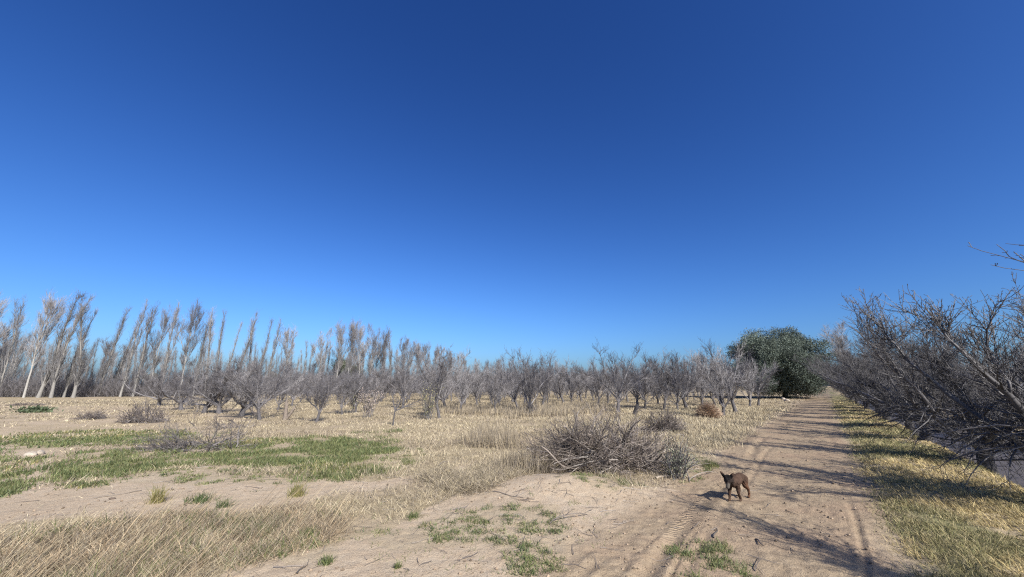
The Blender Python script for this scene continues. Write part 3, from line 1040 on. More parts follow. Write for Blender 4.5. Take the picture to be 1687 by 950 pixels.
# brighter straw towards the road, taller
x, y = polar(26000, 8, 40, g, 8, 42)
o, a = road(x, y)
x, y = filt(x, y, (o > -9) & (o < -2.6) & (a > 13) & (fbm(x / .9, y / .9, 13, 3) > .42) & ~mask(SAND, x, y))
parts.append(blades(x, y, 6, (.08, .24), (.2, 1.0), None, STRAWC, g, wk=.0005, spread=.08))
x, y = polar(26000, 7, 14, g, -12, 12)
x, y = filt(x, y, mask(THATCH, x, y, s=5) & (fbm(x / .5, y / .5, 18, 3) > .38))
parts.append(blades(x, y, 6, (.10, .30), (.8, 1.5), None, GREYC + STRAWC[:3], g, spread=.10))
x, y = polar(16000, 6, 40, g, 15, 65)
o, a = road(x, y)
x, y = filt(x, y, np.abs(o - 6.7) < .9)
parts.append(blades(x, y, 7, (.10, .30), (.2, 1.0), None, STRAWC, g, wk=.0005, spread=.08))
stuff('dry_grass', 'short bleached dry grass covering the field', parts, M_STRAW)

# tall leaning stalks in the near left corner, dead weed stalks further off
x, y = polar(30000, 2.2, 7.5, g, -60, -12)
x, y = filt(x, y, mask(TALL, x, y, .06, 6) & (fbm(x / .45, y / .45, 19, 3) > .36))
parts = [blades(x, y, 5, (.06, .18), (.5, 1.45), .25, TANC + GREYC, g, spread=.08, az_sd=1.0, wmin=.0016),
         blades(x, y, 4, (.06, .24), (.5, 1.45), None, GREYC + TANC[:2], g, spread=.09, wmin=.0016)]
gn = fbm(x / .6, y / .6, 111, 3) > .60
parts.append(blades(x[gn], y[gn], 5, (.05, .22), (.3, 1.3), None, GREENC[:3] + GREYC[:2], g, spread=.07, wmin=.002))
k = g.random(len(x)) < .05
parts.append(blades(x[k], y[k], 3, (.3, .65), (.45, .95), .2, TANC + STRAWC[:2], g, spread=.06, az_sd=.3, wmin=.0022, curl=.25))
x, y = polar(26000, 8, 40, g, -12, 16)
x, y = filt(x, y, mask(STALKS, x, y, .22, 8) & (fbm(x / .5, y / .5, 29, 3) > .50))
parts.append(blades(x, y, 5, (.18, .5), (.05, .5), None, GREYC, g, wk=.0004, spread=.08, curl=.2))
stuff('dead_stalks', 'tall dry grey brown stalks leaning in the near left corner', parts, M_STRAW)

# green weeds
x, y = polar(78000, 4, 45, g, -58, 16)
nz = fbm(x / .5, y / .5, 33, 3)
k = (mask(GREEN, x, y, .05, 4) & (nz > .415)) | (mask(GREEN, x, y, .45, 14) & (nz > .60) & (road(x, y)[0] < -3))
x, y = filt(x, y, k)
yel = fbm(x / 2.2, y / 2.2, 35, 3) > .56
parts = [blades(x[~yel], y[~yel], 8, (.04, .13), (.1, 1.1), None, GREENC, g, wk=.0006, wmin=.004, spread=.07),
         blades(x[yel], y[yel], 8, (.04, .13), (.1, 1.2), None, GREENC + YGREENC + STRAWC[:3], g, wk=.0006, wmin=.004, spread=.07)]
x, y = polar(9000, 2.6, 26, g, -50, 45)
k = mask(GREEN_THIN, x, y, s=7) & (fbm(x / .22, y / .22, 37, 2) > .46)
x, y = filt(x, y, k)
parts.append(blades(x, y, 34, (.025, .085), (.3, 1.35), None, GREENC, g, wk=.0006, wmin=.0035, spread=.032))
x, y = polar(500, 3.0, 14, g, -40, 36)
o, a = road(x, y)
x, y = filt(x, y, (fbm(x / .9, y / .9, 39, 3) > .5) & (o < -2.2))
parts.append(blades(x, y, 12, (.02, .07), (.3, 1.35), None, GREENC, g, wk=.0005, wmin=.0025, spread=.03))
stuff('green_weeds', 'low green weeds in patches on the sandy field', parts, M_WEED)

# verge right of the road
x, y = polar(52000, 2.0, 60, g, 20, 75)
o, a = road(x, y)
w = .35 * (fbm(a * .8, o * 0, 3) - .5)
k = (o > .42 + w) & (o < 2.75) & (fbm(x / .5, y / .5, 43, 3) > .30)
x, y = filt(x, y, k)
gr = (fbm(x / 1.3, y / 1.3, 55) + .05 * (1 - np.clip((road(x, y)[0] - .4) / 1.2, 0, 1))) > .50
parts = [blades(x[~gr], y[~gr], 10, (.03, .13), (.4, 1.45), 2.4, [(.50, .40, .20), (.44, .345, .165), (.36, .285, .145), (.30, .255, .125)], g, wk=.0005, spread=.07, az_sd=1.2),
         blades(x[gr], y[gr], 13, (.03, .11), (.3, 1.4), None, [(.21, .195, .09), (.16, .16, .075), (.33, .28, .15), (.26, .23, .115), (.39, .33, .19)], g, wk=.0005, wmin=.0025, spread=.07)]
stuff('verge_grass', 'lush yellow and green grass on the right verge of the road', parts, M_STRAW)


def sticks(x, y, Lr, rr_, g, cols, k=4, n=5):
    a = g.uniform(0, 6.283, len(x))
    d = np.stack([np.cos(a), np.sin(a), g.normal(0, .06, len(x))], 1)
    z = gz(x, y) + .006
    pts = grow(np.stack([x, y, z], 1), d, g.uniform(*Lr, len(x)), n, .16, 0, g)
    pts[:, :, 2] = np.maximum(pts[:, :, 2], 0)
    for j in range(n):
        pts[:, j, 2] = gz(pts[:, j, 0], pts[:, j, 1]) + .008 + np.abs(g.normal(0, .006, len(x)))
    r = g.uniform(*rr_, len(x))
    return pts, taper(r, r * .5, n), np.array(cols) * g.uniform(.6, 1.4, (len(x), 1))


x, y = polar(7000, 2.3, 32, g, -50, 44)
o, a = road(x, y)
near_pile = np.exp(-(((x - 2.3) / 3.0) ** 2 + ((y - 8.9) / 2.6) ** 2))
k = ((g.random(len(x)) < .14 + .75 * near_pile) & (o < .3)) & (g.random(len(x)) < np.where(o > -2.3, .35, 1))
x, y = filt(x, y, k)
B = Bag()
B.tubes(*sticks(x, y, (.04, .36), (.002, .005), g, (.16, .135, .115))[:2], 3, (.16, .135, .115))
tag(link('twig_litter', B.mesh('twig_litter', M_TWIG)), 'scattered dry twigs and chips on the ground', None, None, 'stuff')

# clods, grit and small stones on the track and the bare sand
x, y = polar(16000, 2.2, 26, g, -50, 46)
o, a = road(x, y)
cl = fbm(x / .6, y / .6, 141, 3)
k = (o < .5) & ((mask(SAND, x, y) & (cl > .5)) | ((o > -2.7) & (cl > .42)))
k |= (np.abs(o + 2.05 + .15 * np.sin(a)) < .12) & (g.random(len(x)) < .8)
x, y = filt(x, y, k)
n = len(x)
r = np.hypot(x, y)
sz = (.004 + .016 * g.random(n) ** 4) * (1 + r * .05)
oct_ = np.array([[1, 0, 0], [0, 1, 0], [-1, 0, 0], [0, -1, 0], [0, 0, .75], [0, 0, -.5]], float)
V = oct_[None] * g.uniform(.6, 1.3, (n, 6, 3)) * sz[:, None, None]
an = g.uniform(0, 6.283, n)
V = np.stack([V[:, :, 0] * np.cos(an)[:, None] - V[:, :, 1] * np.sin(an)[:, None], V[:, :, 0] * np.sin(an)[:, None] + V[:, :, 1] * np.cos(an)[:, None], V[:, :, 2]], 2)
V += np.stack([x, y, gz(x, y) + sz * .25], 1)[:, None]
f8 = np.array([[0, 1, 4], [1, 2, 4], [2, 3, 4], [3, 0, 4], [1, 0, 5], [2, 1, 5], [3, 2, 5], [0, 3, 5]])
F = (np.arange(n)[:, None, None] * 6 + f8[None]).reshape(-1, 3)
B = Bag()
B.add(V.reshape(-1, 3), F, np.repeat(np.array([.25, .19, .135]) * g.uniform(.4, 1.25, (n, 1)), 6, 0))
tag(link('rubble', B.mesh('rubble', M_STONE)), 'clods and grit lying on the track and the bare sand', None, None, 'stuff')

# bare scrub under the poplars
n = 8200
u = g.random(n)
px = -120 + 1010 * u
dist = np.interp(px, [-120, 150, 260, 420, 640, 900], [58, 63.5, 66, 80, 92, 130]) + g.uniform(0, 9, n) ** 1.0
x, y = (px - 843.5) / 652 * dist, dist
st = np.stack([x, y, gz(x, y, False)], 1)
d = g.normal(0, .45, (n, 3))
d[:, 2] = 1
hh = g.uniform(1.0, 4.2, n) * (.6 + .8 * vnoise(x / 4, y / 4, 8))
P0 = grow(st, d, hh, 5, .12, .03, g)
B = Bag()
sc_c = np.array([.115, .106, .106])
B.tubes(P0, taper(np.full(n, .02), np.full(n, .008), 5), 3, sc_c * g.uniform(.6, 1.3, (n, 1)))
s, d, r, tt = spawn(P0, taper(np.full(n, .02), np.full(n, .008), 5), 7, .2, 1, .3, 1.0, g, .2)
P1 = grow(s, d, g.uniform(.3, 1.0, len(s)), 4, .12, .05, g)
B.tubes(P1, taper(np.full(len(s), .011), np.full(len(s), .006), 4), 3, sc_c * g.uniform(.7, 1.5, (len(s), 1)))
tag(link('undergrowth', B.mesh('undergrowth', M_TWIG)), 'tangled bare grey scrub at the foot of the poplars', None, None, 'stuff')


# ------------------------------------------------------------------ brush piles
def brush(seed, W, D, H, n, leftfan=.0, twr=.0045, col=(.235, .20, .17)):
    g = np.random.default_rng(seed)
    B = Bag()
    ang = g.uniform(0, 6.283, n)
    q = np.sqrt(g.random(n))
    x0, y0 = np.cos(ang) * q * W * .30, np.sin(ang) * q * D * .30
    z0 = H * .62 * np.clip(1 - 1.1 * x0 / W, .5, 1.4) * g.random(n) * np.clip(1 - q ** 2 * .8, .1, 1)
    out = np.stack([np.cos(ang), np.sin(ang) * .8, 0 * ang], 1)
    d = unit(out * g.uniform(.2, 1.1, (n, 1)) + g.normal(0, .55, (n, 3)) + np.stack([0 * q, 0 * q, g.uniform(-.25, .75, n)], 1))
    L = g.uniform(.35, .85, n) * max(W * .30, .5)
    lf = g.random(n) < leftfan
    x0[lf] = g.uniform(-.25, .05, lf.sum()) * W
    y0[lf] = g.normal(0, .16, lf.sum()) * D
    z0[lf] = g.uniform(.05, .55, lf.sum()) * H * .75
    d[lf] = unit(np.stack([-np.ones(lf.sum()), g.normal(0, .32, lf.sum()), g.normal(.06, .2, lf.sum())], 1))
    L[lf] = g.uniform(.25, .42, lf.sum()) * W * .8
    tall = (g.random(n) < .09) & ~lf
    d[tall] = unit(np.stack([g.normal(-.25, .5, tall.sum()), g.normal(0, .3, tall.sum()), np.full(tall.sum(), .9)], 1))
    L[tall] = g.uniform(.8, 1.2, tall.sum()) * H
    P0 = grow(np.stack([x0, y0, z0], 1), d, L, 8, .13, -.015, g)
    P0[:, :, 2] = np.maximum(P0[:, :, 2], .01 + .03 * g.random((n, 1)))
    r0 = .006 + .022 * g.random(n) ** 3
    R0 = taper(r0, r0 * .4, 8)
    cc = np.array(col)
    B.tubes(P0, R0, 5, cc * g.uniform(.4, 1.15, (n, 1)))
    s, d, r, tt = spawn(P0, R0, 4, .1, 1, .3, 1.0, g, .15)
    P1 = grow(s, d, g.uniform(.12, .5, len(s)) * max(W * .3, .6), 6, .15, .02, g)
    P1[:, :, 2] = np.maximum(P1[:, :, 2], .01)
    R1 = taper(np.maximum(r * .55, twr), np.full(len(s), twr * .6), 6)
    B.tubes(P1, R1, 3, cc * g.uniform(.45, 1.2, (len(s), 1)))
    s, d, r, tt = spawn(P1, R1, 2, .2, 1, .3, 1.0, g, .15)
    P2 = grow(s, d, g.uniform(.06, .3, len(s)), 4, .14, .02, g)
    P2[:, :, 2] = np.maximum(P2[:, :, 2], .01)
    B.tubes(P2, taper(np.full(len(s), twr * .8), np.full(len(s), twr * .5), 4), 3, cc * np.array([.75, .70, .68]) * g.uniform(.6, 1.2, (len(s), 1)))
    return B.mesh('brush_pile', M_TWIG)


def put_pile(label, px, py, ms, rz=0.0, s=(1, 1, 1), off=(0, 0)):
    x, y = P(px, py)
    x, y = x + off[0], y + off[1]
    e = link('brush_pile', ms)
    e.location, e.rotation_euler, e.scale = (x, y, gz1(x, y) - .02), (0, 0, rz), s
    return tag(e, label, 'brush pile', 'heaps of pruned branches')


put_pile('big heap of cut grey branches beside the dirt road', 1015, 782, brush(500, 3.6, 2.1, 1.0, 560, .22), .12, off=(0, .7))
put_pile('small heap of cut branches behind the big one', 1098, 714, brush(501, 2.0, 1.4, .85, 170, 0, .006, (.15, .128, .112)), .3, off=(.1, .4))
BPF = brush(502, 2.4, 1.6, .5, 90, .1, .008, (.17, .15, .14))
put_pile('low dark branch heap at the left in front of the orchard edge', 238, 694, BPF, .4, (1.0, 1.0, 1.25))
put_pile('flattest grey branch heap, left of the dark one', 150, 690, BPF, 2.2, (1.0, .8, .6))
put_pile('wide spread of dark branches lying in the green weeds', 330, 741, brush(503, 3.4, 1.2, .28, 90, .3, .005, (.15, .135, .125)), .1)
put_pile('thin grey branch scatter in front of the poplar trunks', 45, 668, BPF, 1.0, (1.3, .8, .35))
put_pile('arching dead branch tangle below the squat fruit trees', 385, 704, brush(505, 2.4, .9, .5, 26, .2, .006, (.15, .13, .12)), .2)


def branch(label, px0, py0, px1, py1, r, col, name='fallen_branch', arch=0.0, twigs=0, seed=1, lift=0.0, cat='branch'):
    g = np.random.default_rng(seed)
    a, b = np.array(P(px0, py0)), np.array(P(px1, py1))
    n = 9
    t = np.linspace(0, 1, n)[:, None]
    q = a + (b - a) * t
    L = np.linalg.norm(b - a)
    nrm = np.array([-(b - a)[1], (b - a)[0]]) / L
    q = q + nrm * (L * .07 * np.sin(t * 3.1 + g.uniform(0, 3)) * (t * (1 - t) * 4))
    z = gz(q[:, 0], q[:, 1]) + r * .7 + arch * 4 * t[:, 0] * (1 - t[:, 0]) + lift
    pts = np.concatenate([q, z[:, None]], 1)
    org = pts[0].copy()
    pts = (pts - org)[None]
    B = Bag()
    R0 = taper([r], [r * .45], n)
    B.tubes(pts, R0, 6, np.array(col))
    if twigs:
        s, d, rr_, tt = spawn(pts, R0, twigs, .25, .95, .4, .9, g, .1)
        P1 = grow(s, d, g.uniform(.2, .45, len(s)) * L, 5, .12, 0, g)
        B.tubes(P1, taper(np.full(len(s), r * .5), np.full(len(s), r * .22), 5), 3, np.array(col))
    ob = link(name, B.mesh(name, M_TWIG, True))
    ob.location = org
    tag(ob, label, cat, 'single sticks and branches lying about')


branch('pale barkless branch lying on the front of the big brush pile', 1052, 766, 1078, 764, .016, (.5, .43, .34), arch=.05, lift=.18, seed=2)
branch('thick pale bent branch at the right foot of the big brush pile', 1080, 791, 1102, 786, .03, (.42, .36, .29), seed=3)
branch('long straight stick lying alone on the left sand', 152, 827, 232, 814, .011, (.17, .14, .11), seed=4)
branch('short dark stick on the tyre tracks in front of the dog', 1176, 888, 1181, 872, .009, (.10, .085, .07), 'fallen_stick', arch=.02, seed=5)
branch('crooked dark stick in the tree shadow near the bottom right', 1245, 888, 1258, 902, .010, (.09, .075, .065), 'fallen_stick', arch=.015, seed=6)
branch('thin forked branch on the sand below the big brush pile', 905, 868, 968, 852, .008, (.13, .11, .095), arch=.06, twigs=6, seed=7)
branch('dark forked stick at the bottom edge on the left sand', 488, 950, 506, 934, .010, (.10, .085, .07), 'fallen_stick', twigs=2, seed=8)
branch('slender dark branch lying between straw and sand mound', 812, 817, 862, 828, .009, (.13, .11, .095), twigs=3, seed=9)
branch('small forked dead twig standing by the bottom right weeds', 1244, 940, 1250, 922, .005, (.12, .10, .085), 'fallen_stick', arch=.03, twigs=4, seed=10)
branch('thin straight twig on the sand under the weed patch', 926, 930, 966, 937, .006, (.12, .10, .085), 'fallen_stick', twigs=1, seed=11)
branch('low crooked bough beside the sapling shadow in straw', 722, 770, 742, 764, .010, (.14, .12, .10), arch=.05, twigs=2, seed=12)
branch('curved pale grey branch end at the right of the pile greenery', 1135, 792, 1172, 778, .010, (.24, .21, .18), arch=.08, twigs=3, seed=13)


# ------------------------------------------------------------------ small plants and remains
def sapling():
    g = np.random.default_rng(31)
    x, y = P(647, 702)
    H = hgt(648, y)
    e = thing('sapling', 'small forked bare sapling alone in the straw', 'sapling', (x, y, gz1(x, y)))
    T, C = Bag(), Bag()
    tp = np.array([[[0, 0, -.05], [.02, 0, .3], [.05, 0, .62]]])
    T.tubes(tp, np.array([[.045, .034, .03]]), 7, BARKC * .8)
    ends = np.array([[-.15, .1, 1.75], [.5, -.1, 1.45], [1.15, .1, 1.25], [.1, .2, 1.3]]) * np.array([1, 1, H / 1.75])
    st = np.tile(tp[0, -1], (4, 1))
    PL = grow(st, ends - st, np.linalg.norm(ends - st, axis=1), 7, .08, .02, g)
    RL = taper(np.full(4, .030), np.full(4, .011), 7)
    C.tubes(PL, RL, 5, BARKC * .8)
    s, d, r, tt = spawn(PL, RL, 7, .25, 1, .4, 1.0, g, .3)
    C.tubes(grow(s, d, g.uniform(.15, .5, len(s)), 5, .1, .05, g), taper(np.full(len(s), .011), np.full(len(s), .006), 5), 3, BARKC)
    link('trunk', T.mesh('trunk', M_BARK, True), e)
    link('crown', C.mesh('crown', M_TWIG), e)


sapling()


def broken_trunk():
    x, y = P(470, 691)
    e = thing('tree_stump', 'broken grey trunk split in two prongs in the straw', 'stump', (x, y, gz1(x, y)))
    T = Bag()
    T.tubes(np.array([[[0, 0, -.1], [-.03, 0, .4], [-.05, .02, .75], [-.09, .02, .92], [-.03, .02, 1.12]]]), np.array([[.14, .105, .09, .075, .008]]), 8, np.array([.17, .14, .115]))
    T.tubes(np.array([[[-.02, 0, .7], [.03, .03, .85], [.05, .02, .95]]]), np.array([[.06, .04, .006]]), 6, np.array([.19, .155, .12]))
    link('trunk', T.mesh('trunk', M_BARK, True), e)
    L = Bag()
    L.tubes(np.array([[[.05, 0, .05], [.22, 0, .3], [.40, .02, .62], [.45, .02, .72]]]), np.array([[.085, .07, .06, .01]]), 7, np.array([.17, .14, .115]))
    L.tubes(np.array([[[.3, 0, .5], [.5, 0, .8], [.8, .05, 1.15]], [[-.03, 0, .9], [-.1, 0, 1.2], [-.05, .03, 1.5]]]), np.array([[.02, .014, .006]] * 2), 4, BARKC)
    link('broken_limb', L.mesh('broken_limb', M_BARK, True), e)


broken_trunk()


def stump2():
    x, y = P(1048, 684)
    e = thing('tree_stump', 'short black leaning stump behind the big brush pile', 'stump', (x, y, gz1(x, y)))
    T = Bag()
    T.tubes(np.array([[[-.1, 0, -.1], [0, 0, .25], [.13, .02, .5], [.16, .02, .62]]]), np.array([[.17, .13, .11, .02]]), 8, BARKC * .35)
    link('trunk', T.mesh('trunk', M_BARK, True), e)
    g = np.random.default_rng(8)
    st = np.tile([.05, 0, .25], (8, 1)) + g.normal(0, .05, (8, 3))
    C = Bag()
    C.tubes(grow(st, g.normal(0, .4, (8, 3)) + [0, 0, 1], g.uniform(.3, .8, 8), 5, .1, .05, g), taper(np.full(8, .012), np.full(8, .005), 5), 3, BARKC)
    link('shoots', C.mesh('shoots', M_TWIG), e)


stump2()


def leafy_bush(label, px, py, top, W, leafc, nl, seed, name='bush', lsz=1.0):
    g = np.random.default_rng(seed)
    x, y = P(px, py)
    H = hgt(top, y)
    e = thing(name, label, 'bush', (x, y, gz1(x, y)))
    n = 22 if lsz == 1.0 else 13
    st = np.concatenate([g.normal(0, .12, (n, 2)), np.full((n, 1), -.03)], 1)
    d = np.concatenate([g.normal(0, .28 * W, (n, 2)), np.ones((n, 1))], 1)
    P0 = grow(st, d, H * g.uniform(.6, 1.05, n), 8, .08, .03, g)
    R0 = taper(g.uniform(.007, .014, n), np.full(n, .004), 8)
    B = Bag()
    B.tubes(P0, R0, 4, BARKC * .9)
    s, d, r, tt = spawn(P0, R0, 7, .2, 1, .3, .9, g, .2)
    P1 = grow(s, d, g.uniform(.15, .5, len(s)), 4, .1, .05, g)
    B.tubes(P1, taper(np.full(len(s), .007), np.full(len(s), .004), 4), 3, BARKC)
    link('stems', B.mesh('stems', M_TWIG), e)
    i = g.integers(0, len(P1), nl)
    pos = P1[i, g.integers(0, 4, nl)] + g.normal(0, .03, (nl, 3))
    d = unit(g.normal(0, 1, (nl, 3)))
    sv = unit(np.cross(d, g.normal(0, 1, (nl, 3))))
    ln = g.uniform(.04, .085, (nl, 1)) * lsz
    V = np.stack([pos, pos + d * ln * .5 + sv * ln * .35, pos + d * ln, pos + d * ln * .5 - sv * ln * .35], 1).reshape(-1, 3)
    L = Bag()
    L.add(V, np.arange(len(V)).reshape(-1, 4), np.repeat(np.array(leafc) * g.uniform(.6, 1.4, (nl, 1)), 4, 0))
    link('leaves', L.mesh('leaves', M_STRAW), e)


leafy_bush('pinkish bush with withered pale leaves under the fan poplars', 607, 688, 640, 1.0, (.36, .30, .26), 900, 41)
leafy_bush('yellowish many stemmed bush leaning on the tallest edge tree', 706, 692, 632, .8, (.30, .28, .15), 420, 42)
leafy_bush('small yellow green leafy bush left of the pinkish one', 583, 680, 640, .6, (.30, .31, .14), 260, 43)
leafy_bush('tall thin bush with white specked leaves behind the pinkish one', 612, 655, 604, .35, (.50, .47, .42), 500, 44)
leafy_bush('dark sucker clump at the foot of the edge tree', 876, 686, 662, .8, (.10, .09, .08), 10, 45)
leafy_bush('greyish green shrub growing at the right end of the big brush pile', 1118, 788, 742, .9, (.25, .265, .19), 1300, 46, 'shrub', .38)


def green_shrub():
    x, y = P(57, 679)
    g = np.random.default_rng(77)
    ob = None
    n = 500
    pos = g.normal(0, 1, (n, 3)) * [.55, .22, .08] + [0, 0, .15]
    d = unit(g.normal(0, 1, (n, 3)) + [.3, 0, .3])
    sv = unit(np.cross(d, g.normal(0, 1, (n, 3))))
    ln = g.uniform(.12, .3, (n, 1))
    V = np.stack([pos, pos + d * ln * .5 + sv * ln * .2, pos + d * ln, pos + d * ln * .5 - sv * ln * .2], 1).reshape(-1, 3)
    L = Bag()
    L.add(V, np.arange(len(V)).reshape(-1, 4), np.repeat(np.array([.10, .13, .07]) * g.uniform(.6, 1.4, (n, 1)), 4, 0))
    ob = link('cut_bough', L.mesh('cut_bough', M_WEED))
    ob.location = (x, y, gz1(x, y))
    tag(ob, 'low flat green leafy bough on the ground at the far left', 'bough')


green_shrub()


def straw_mound():
    g = np.random.default_rng(61)
    x, y = P(1168, 688)
    n = 2600
    u = unit(g.normal(0, 1, (n, 3)))
    u[:, 2] = np.abs(u[:, 2])
    st = u * np.array([.42, .38, .30]) * g.uniform(.75, 1, (n, 1))
    d = unit(u * .5 + np.array([.0, 0, .5]) + g.normal(0, .35, (n, 3)))
    P0 = grow(st, d, g.uniform(.25, .5, n), 5, .1, -.22, g)
    P0[:, :, 2] = np.maximum(P0[:, :, 2], .0)
    B = Bag()
    B.tubes(P0, taper(np.full(n, .008), np.full(n, .004), 5), 3, np.array([.47, .36, .26]) * g.uniform(.6, 1.4, (n, 1)))
    ob = link('straw_mound', B.mesh('straw_mound', M_STRAW))
    ob.location = (x, y, gz1(x, y))
    ob.scale = (1, 1, 1.35)
    tag(ob, 'round brown mound of dry straw under the orchard edge', 'mound')


straw_mound()


def stone(label, px, py, w, h, seed, col):
    import bmesh
    g = np.random.default_rng(seed)
    bm = bmesh.new()
    bmesh.ops.create_icosphere(bm, subdivisions=3, radius=1)
    me = bpy.data.meshes.new('stone')
    bm.to_mesh(me)
    bm.free()
    V = np.empty(len(me.vertices) * 3, np.float32)
    me.vertices.foreach_get('co', V)
    V = V.reshape(-1, 3)
    V = V * (.75 + .6 * (fbm(V[:, 0] * 1.6 + seed, V[:, 1] * 1.6 + V[:, 2] * 1.3, seed) - .3))[:, None] * [w, w * .7, h]
    F = np.array([p.vertices[:] for p in me.polygons])
    m2 = mesh_np('stone', V, [F], M_STONE, np.tile(col, (len(V), 1)), True)
    x, y = P(px, py)
    ob = link('stone', m2)
    ob.location = (x, y, gz1(x, y) + h * .35)
    ob.rotation_euler.z = seed
    tag(ob, label, 'stone', 'pale stones in the left weeds')


stone('larger pale stone beside the green weeds at the left', 50, 752, .17, .08, 3, (.36, .31, .25))
stone('smaller pale stone just right of the larger one', 65, 750, .13, .09, 5, (.33, .285, .23))
stone('flat brown bark chip like stone beside the long stick on the sand', 183, 828, .06, .02, 9, (.12, .09, .07))

# stones at the foot of the big evergreen
for i, (px, py, lab) in enumerate([(1291, 659, 'pale rubble stone right at the trunk foot of the big evergreen'), (1297, 661, 'pale rubble stone second from the evergreen trunk'),
                                   (1304, 657, 'pale rubble stone third from the evergreen trunk'), (1313, 654, 'rubble stone farthest from the evergreen trunk')]):
    stone(lab, px, py, .38, .22, 20 + i, (.36, .31, .26))


def clump(label, px, py, w, h, seed, cols, per=160, lean=(.1, 1.1)):
    g = np.random.default_rng(seed)
    x, y = P(px, py)
    V, F4, F3, C = blades(np.array([x]), np.array([y]), per, h, lean, None, cols, g, wk=.0005, wmin=.003, spread=w * .13)
    V = V - [x, y, gz1(x, y)]
    B = Bag()
    B.add(V, F4, C)
    B.F.setdefault(3, []).append(F3)
    ob = link('weed_clump', B.mesh('weed_clump', M_WEED))
    ob.location = (x, y, gz1(x, y))
    tag(ob, label, 'weed clump', 'separate weed clumps on the bare sand')


clump('yellowish tuft of grass standing alone on the left sand', 258, 833, .28, (.08, .26), 1, YGREENC + STRAWC[:2], 170, (.05, .8))
clump('green weed clump on the left sand, right of the yellowish tuft', 330, 829, .45, (.05, .18), 2, GREENC, 240)
clump('small green clump below the yellowish tuft', 275, 850, .20, (.04, .12), 3, GREENC, 110)
clump('small green clump right end of the left sand weeds', 368, 838, .22, (.05, .15), 4, GREENC, 110)
clump('bright green upright tuft between straw and stalks', 488, 818, .30, (.08, .22), 5, GREENC + YGREENC, 220, (.05, .8))
clump('lone green tuft near the bottom edge beside the dark forked stick', 536, 932, .20, (.04, .11), 6, GREENC, 140)
clump('round green clump alone on the sand at the bottom', 655, 938, .12, (.03, .08), 7, GREENC, 90)
clump('dark green clump at the right edge of the tall stalks', 508, 890, .25, (.06, .20), 8, GREENC, 160, (.05, .8))
clump('dark green clump in the straw right of the green meadow', 672, 766, .5, (.06, .18), 9, GREENC, 220)
clump('green clump where straw thatch meets the sand', 682, 856, .28, (.05, .14), 10, GREENC, 150)
clump('leafy green clump in the shade at the left road edge', 1170, 768, .5, (.06, .2), 11, GREENC, 260)


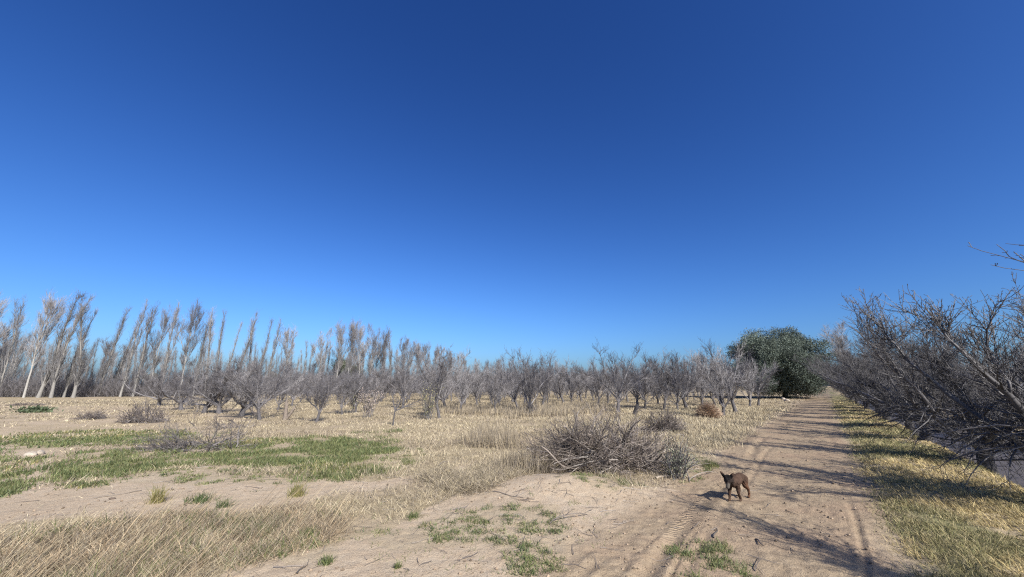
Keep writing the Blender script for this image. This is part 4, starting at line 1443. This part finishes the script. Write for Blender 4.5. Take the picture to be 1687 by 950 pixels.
# ------------------------------------------------------------------ dog
def build_dog():
    import bmesh
    S = []

    def chain(*pr):
        for (a, ra), (b, rb) in zip(pr[:-1], pr[1:]):
            a, b = np.array(a), np.array(b)
            L = np.linalg.norm(b - a)
            m = max(2, int(L / .006))
            for t in np.linspace(0, 1, m):
                S.append((a + (b - a) * t, ra + (rb - ra) * t))

    # trunk: deep chest narrowing to the belly
    chain(((.17, 0, .335), .092), ((.10, 0, .325), .103), ((-.02, 0, .340), .094), ((-.16, 0, .362), .080), ((-.25, 0, .365), .080), ((-.29, 0, .35), .055))
    chain(((.12, 0, .37), .075), ((-.05, 0, .385), .062), ((-.22, 0, .392), .058))
    chain(((.17, 0, .36), .078), ((.24, 0, .385), .066), ((.285, .0, .395), .058))
    # head lowered and turned towards the camera
    h = np.array([.325, -.005, .405])
    f = unit(np.array([.72, .16, -.62]))
    sd_ = unit(np.cross([0, 0, 1.], f))
    upv = np.cross(f, sd_)
    chain((h - f * .02, .066), (h + f * .03, .062))
    chain((h + f * .05 - upv * .012, .046), (h + f * .11 - upv * .018, .037), (h + f * .165 - upv * .018, .029))
    for s in (-1, 1):
        e0, e1, e2 = h + sd_ * s * .048 + upv * .035 - f * .02, h + sd_ * s * .080 + upv * .078 - f * .045, h + sd_ * s * .100 + upv * .115 - f * .06
        chain((e0, .028), (e1, .023), (e2, .009))
        chain((h + sd_ * s * .018 + upv * .04, .024), (e1, .012))
    # front legs: right planted ahead, left bent and pushing off
    chain(((.15, -.055, .33), .056), ((.115, -.068, .235), .040), ((.155, -.070, .125), .024), ((.175, -.070, .035), .021), ((.20, -.070, .016), .022), ((.215, -.070, .014), .018))
    chain(((.15, .055, .33), .056), ((.11, .066, .235), .040), ((.12, .066, .13), .025), ((.055, .066, .045), .021), ((.075, .066, .017), .021), ((.095, .066, .014), .017))
    # hind legs
    chain(((-.25, -.05, .345), .072), ((-.19, -.066, .235), .048), ((-.30, -.068, .145), .026), ((-.275, -.068, .04), .020), ((-.25, -.068, .016), .021), ((-.232, -.068, .014), .017))
    chain(((-.26, .05, .345), .072), ((-.235, .064, .23), .047), ((-.365, .066, .145), .025), ((-.375, .066, .04), .020), ((-.35, .066, .016), .021), ((-.332, .066, .014), .017))
    chain(((-.325, 0, .375), .022), ((-.37, 0, .32), .018), ((-.385, .01, .24), .013), ((-.375, .01, .18), .008))
    bm = bmesh.new()
    for p, r in S:
        bmesh.ops.create_icosphere(bm, subdivisions=2, radius=r, matrix=Matrix.Translation(Vector(p)))
    me = bpy.data.meshes.new('tmp')
    bm.to_mesh(me)
    bm.free()
    tmp = bpy.data.objects.new('tmp', me)
    COL.objects.link(tmp)
    m = tmp.modifiers.new('r', 'REMESH')
    m.mode, m.voxel_size = 'VOXEL', .0055
    sm = tmp.modifiers.new('s', 'SMOOTH')
    sm.factor, sm.iterations = .5, 5
    dg = bpy.context.evaluated_depsgraph_get()
    body = bpy.data.meshes.new_from_object(tmp.evaluated_get(dg))
    bpy.data.objects.remove(tmp)
    body.name = 'dog'
    V = np.empty(len(body.vertices) * 3, np.float32)
    body.vertices.foreach_get('co', V)
    V = V.reshape(-1, 3)
    nrm = np.empty(len(body.vertices) * 3, np.float32)
    body.vertices.foreach_get('normal', nrm)
    V = V + nrm.reshape(-1, 3) * (.012 * (fbm(V[:, 0] * 55 + V[:, 2] * 20, V[:, 1] * 55 + V[:, 2] * 35, 4, 3) - .5))[:, None]
    body.vertices.foreach_set('co', V.astype(np.float32).ravel())
    base = np.tile([.058, .037, .027], (len(V), 1))
    fl = fbm(V[:, 0] * 30, V[:, 1] * 30 + V[:, 2] * 45, 2, 3)[:, None]
    base = base * (.7 + .6 * fl)
    dh = np.linalg.norm((V - (h + f * .04)) / [.12, .12, .12], axis=1)
    kh = (1 - sstep(.9, 1.35, dh))[:, None]
    base = base * (1 - kh) + np.array([.028, .021, .018]) * kh
    ear = sstep(.03, .05, (V - h) @ upv)[:, None] * kh
    base = base * (1 - ear) + np.array([.010, .009, .009]) * ear
    grey = (1 - sstep(.03, .07, np.linalg.norm(V - (h + f * .15 + sd_ * .02), axis=1)))[:, None]
    base = base * (1 - grey * .8) + np.array([.085, .075, .062]) * grey * .8
    rust = (sstep(-.16, -.22, V[:, 0]) * sstep(.34, .25, V[:, 2]))[:, None]
    base = base * (1 - rust * .6) + np.array([.12, .060, .035]) * rust * .6
    at = body.attributes.new('Col', 'FLOAT_COLOR', 'POINT')
    c4 = np.ones((len(V), 4), np.float32)
    c4[:, :3] = base
    at.data.foreach_set('color', c4.ravel())
    for p in body.polygons:
        p.use_smooth = True
    md = col_mat('dog_coat', .9, .35, spec=.08)
    body.materials.clear()
    body.materials.append(md)
    ob = link('dog', body)
    mb, _, bb = new_mat('dark_gloss')
    bb.inputs['Base Color'].default_value = (.012, .009, .008, 1)
    bb.inputs['Roughness'].default_value = .2

    def ball(name, c, r, sc_):
        b2 = bmesh.new()
        bmesh.ops.create_icosphere(b2, subdivisions=3, radius=r)
        m2 = bpy.data.meshes.new(name)
        b2.to_mesh(m2)
        b2.free()
        for p in m2.polygons:
            p.use_smooth = True
        m2.materials.append(mb)
        o2 = link(name, m2, ob)
        o2.location, o2.scale = c, sc_

    for s in (-1, 1):
        ball('eye', h + f * .070 + sd_ * s * .032 + upv * .022, .0095, (1, 1, 1))
    ball('nose', h + f * .190 - upv * .008, .014, (1, 1.1, .8))
    x, y = P(1216, 824)
    ob.location = (x, y, gz1(x, y) + .004)
    ob.rotation_euler.z = math.atan2(-.29, -.34)
    ob.scale = (.83, .91, .83)
    tag(ob, 'brown short haired dog with black pricked ears walking on the dirt road', 'dog')


build_dog()
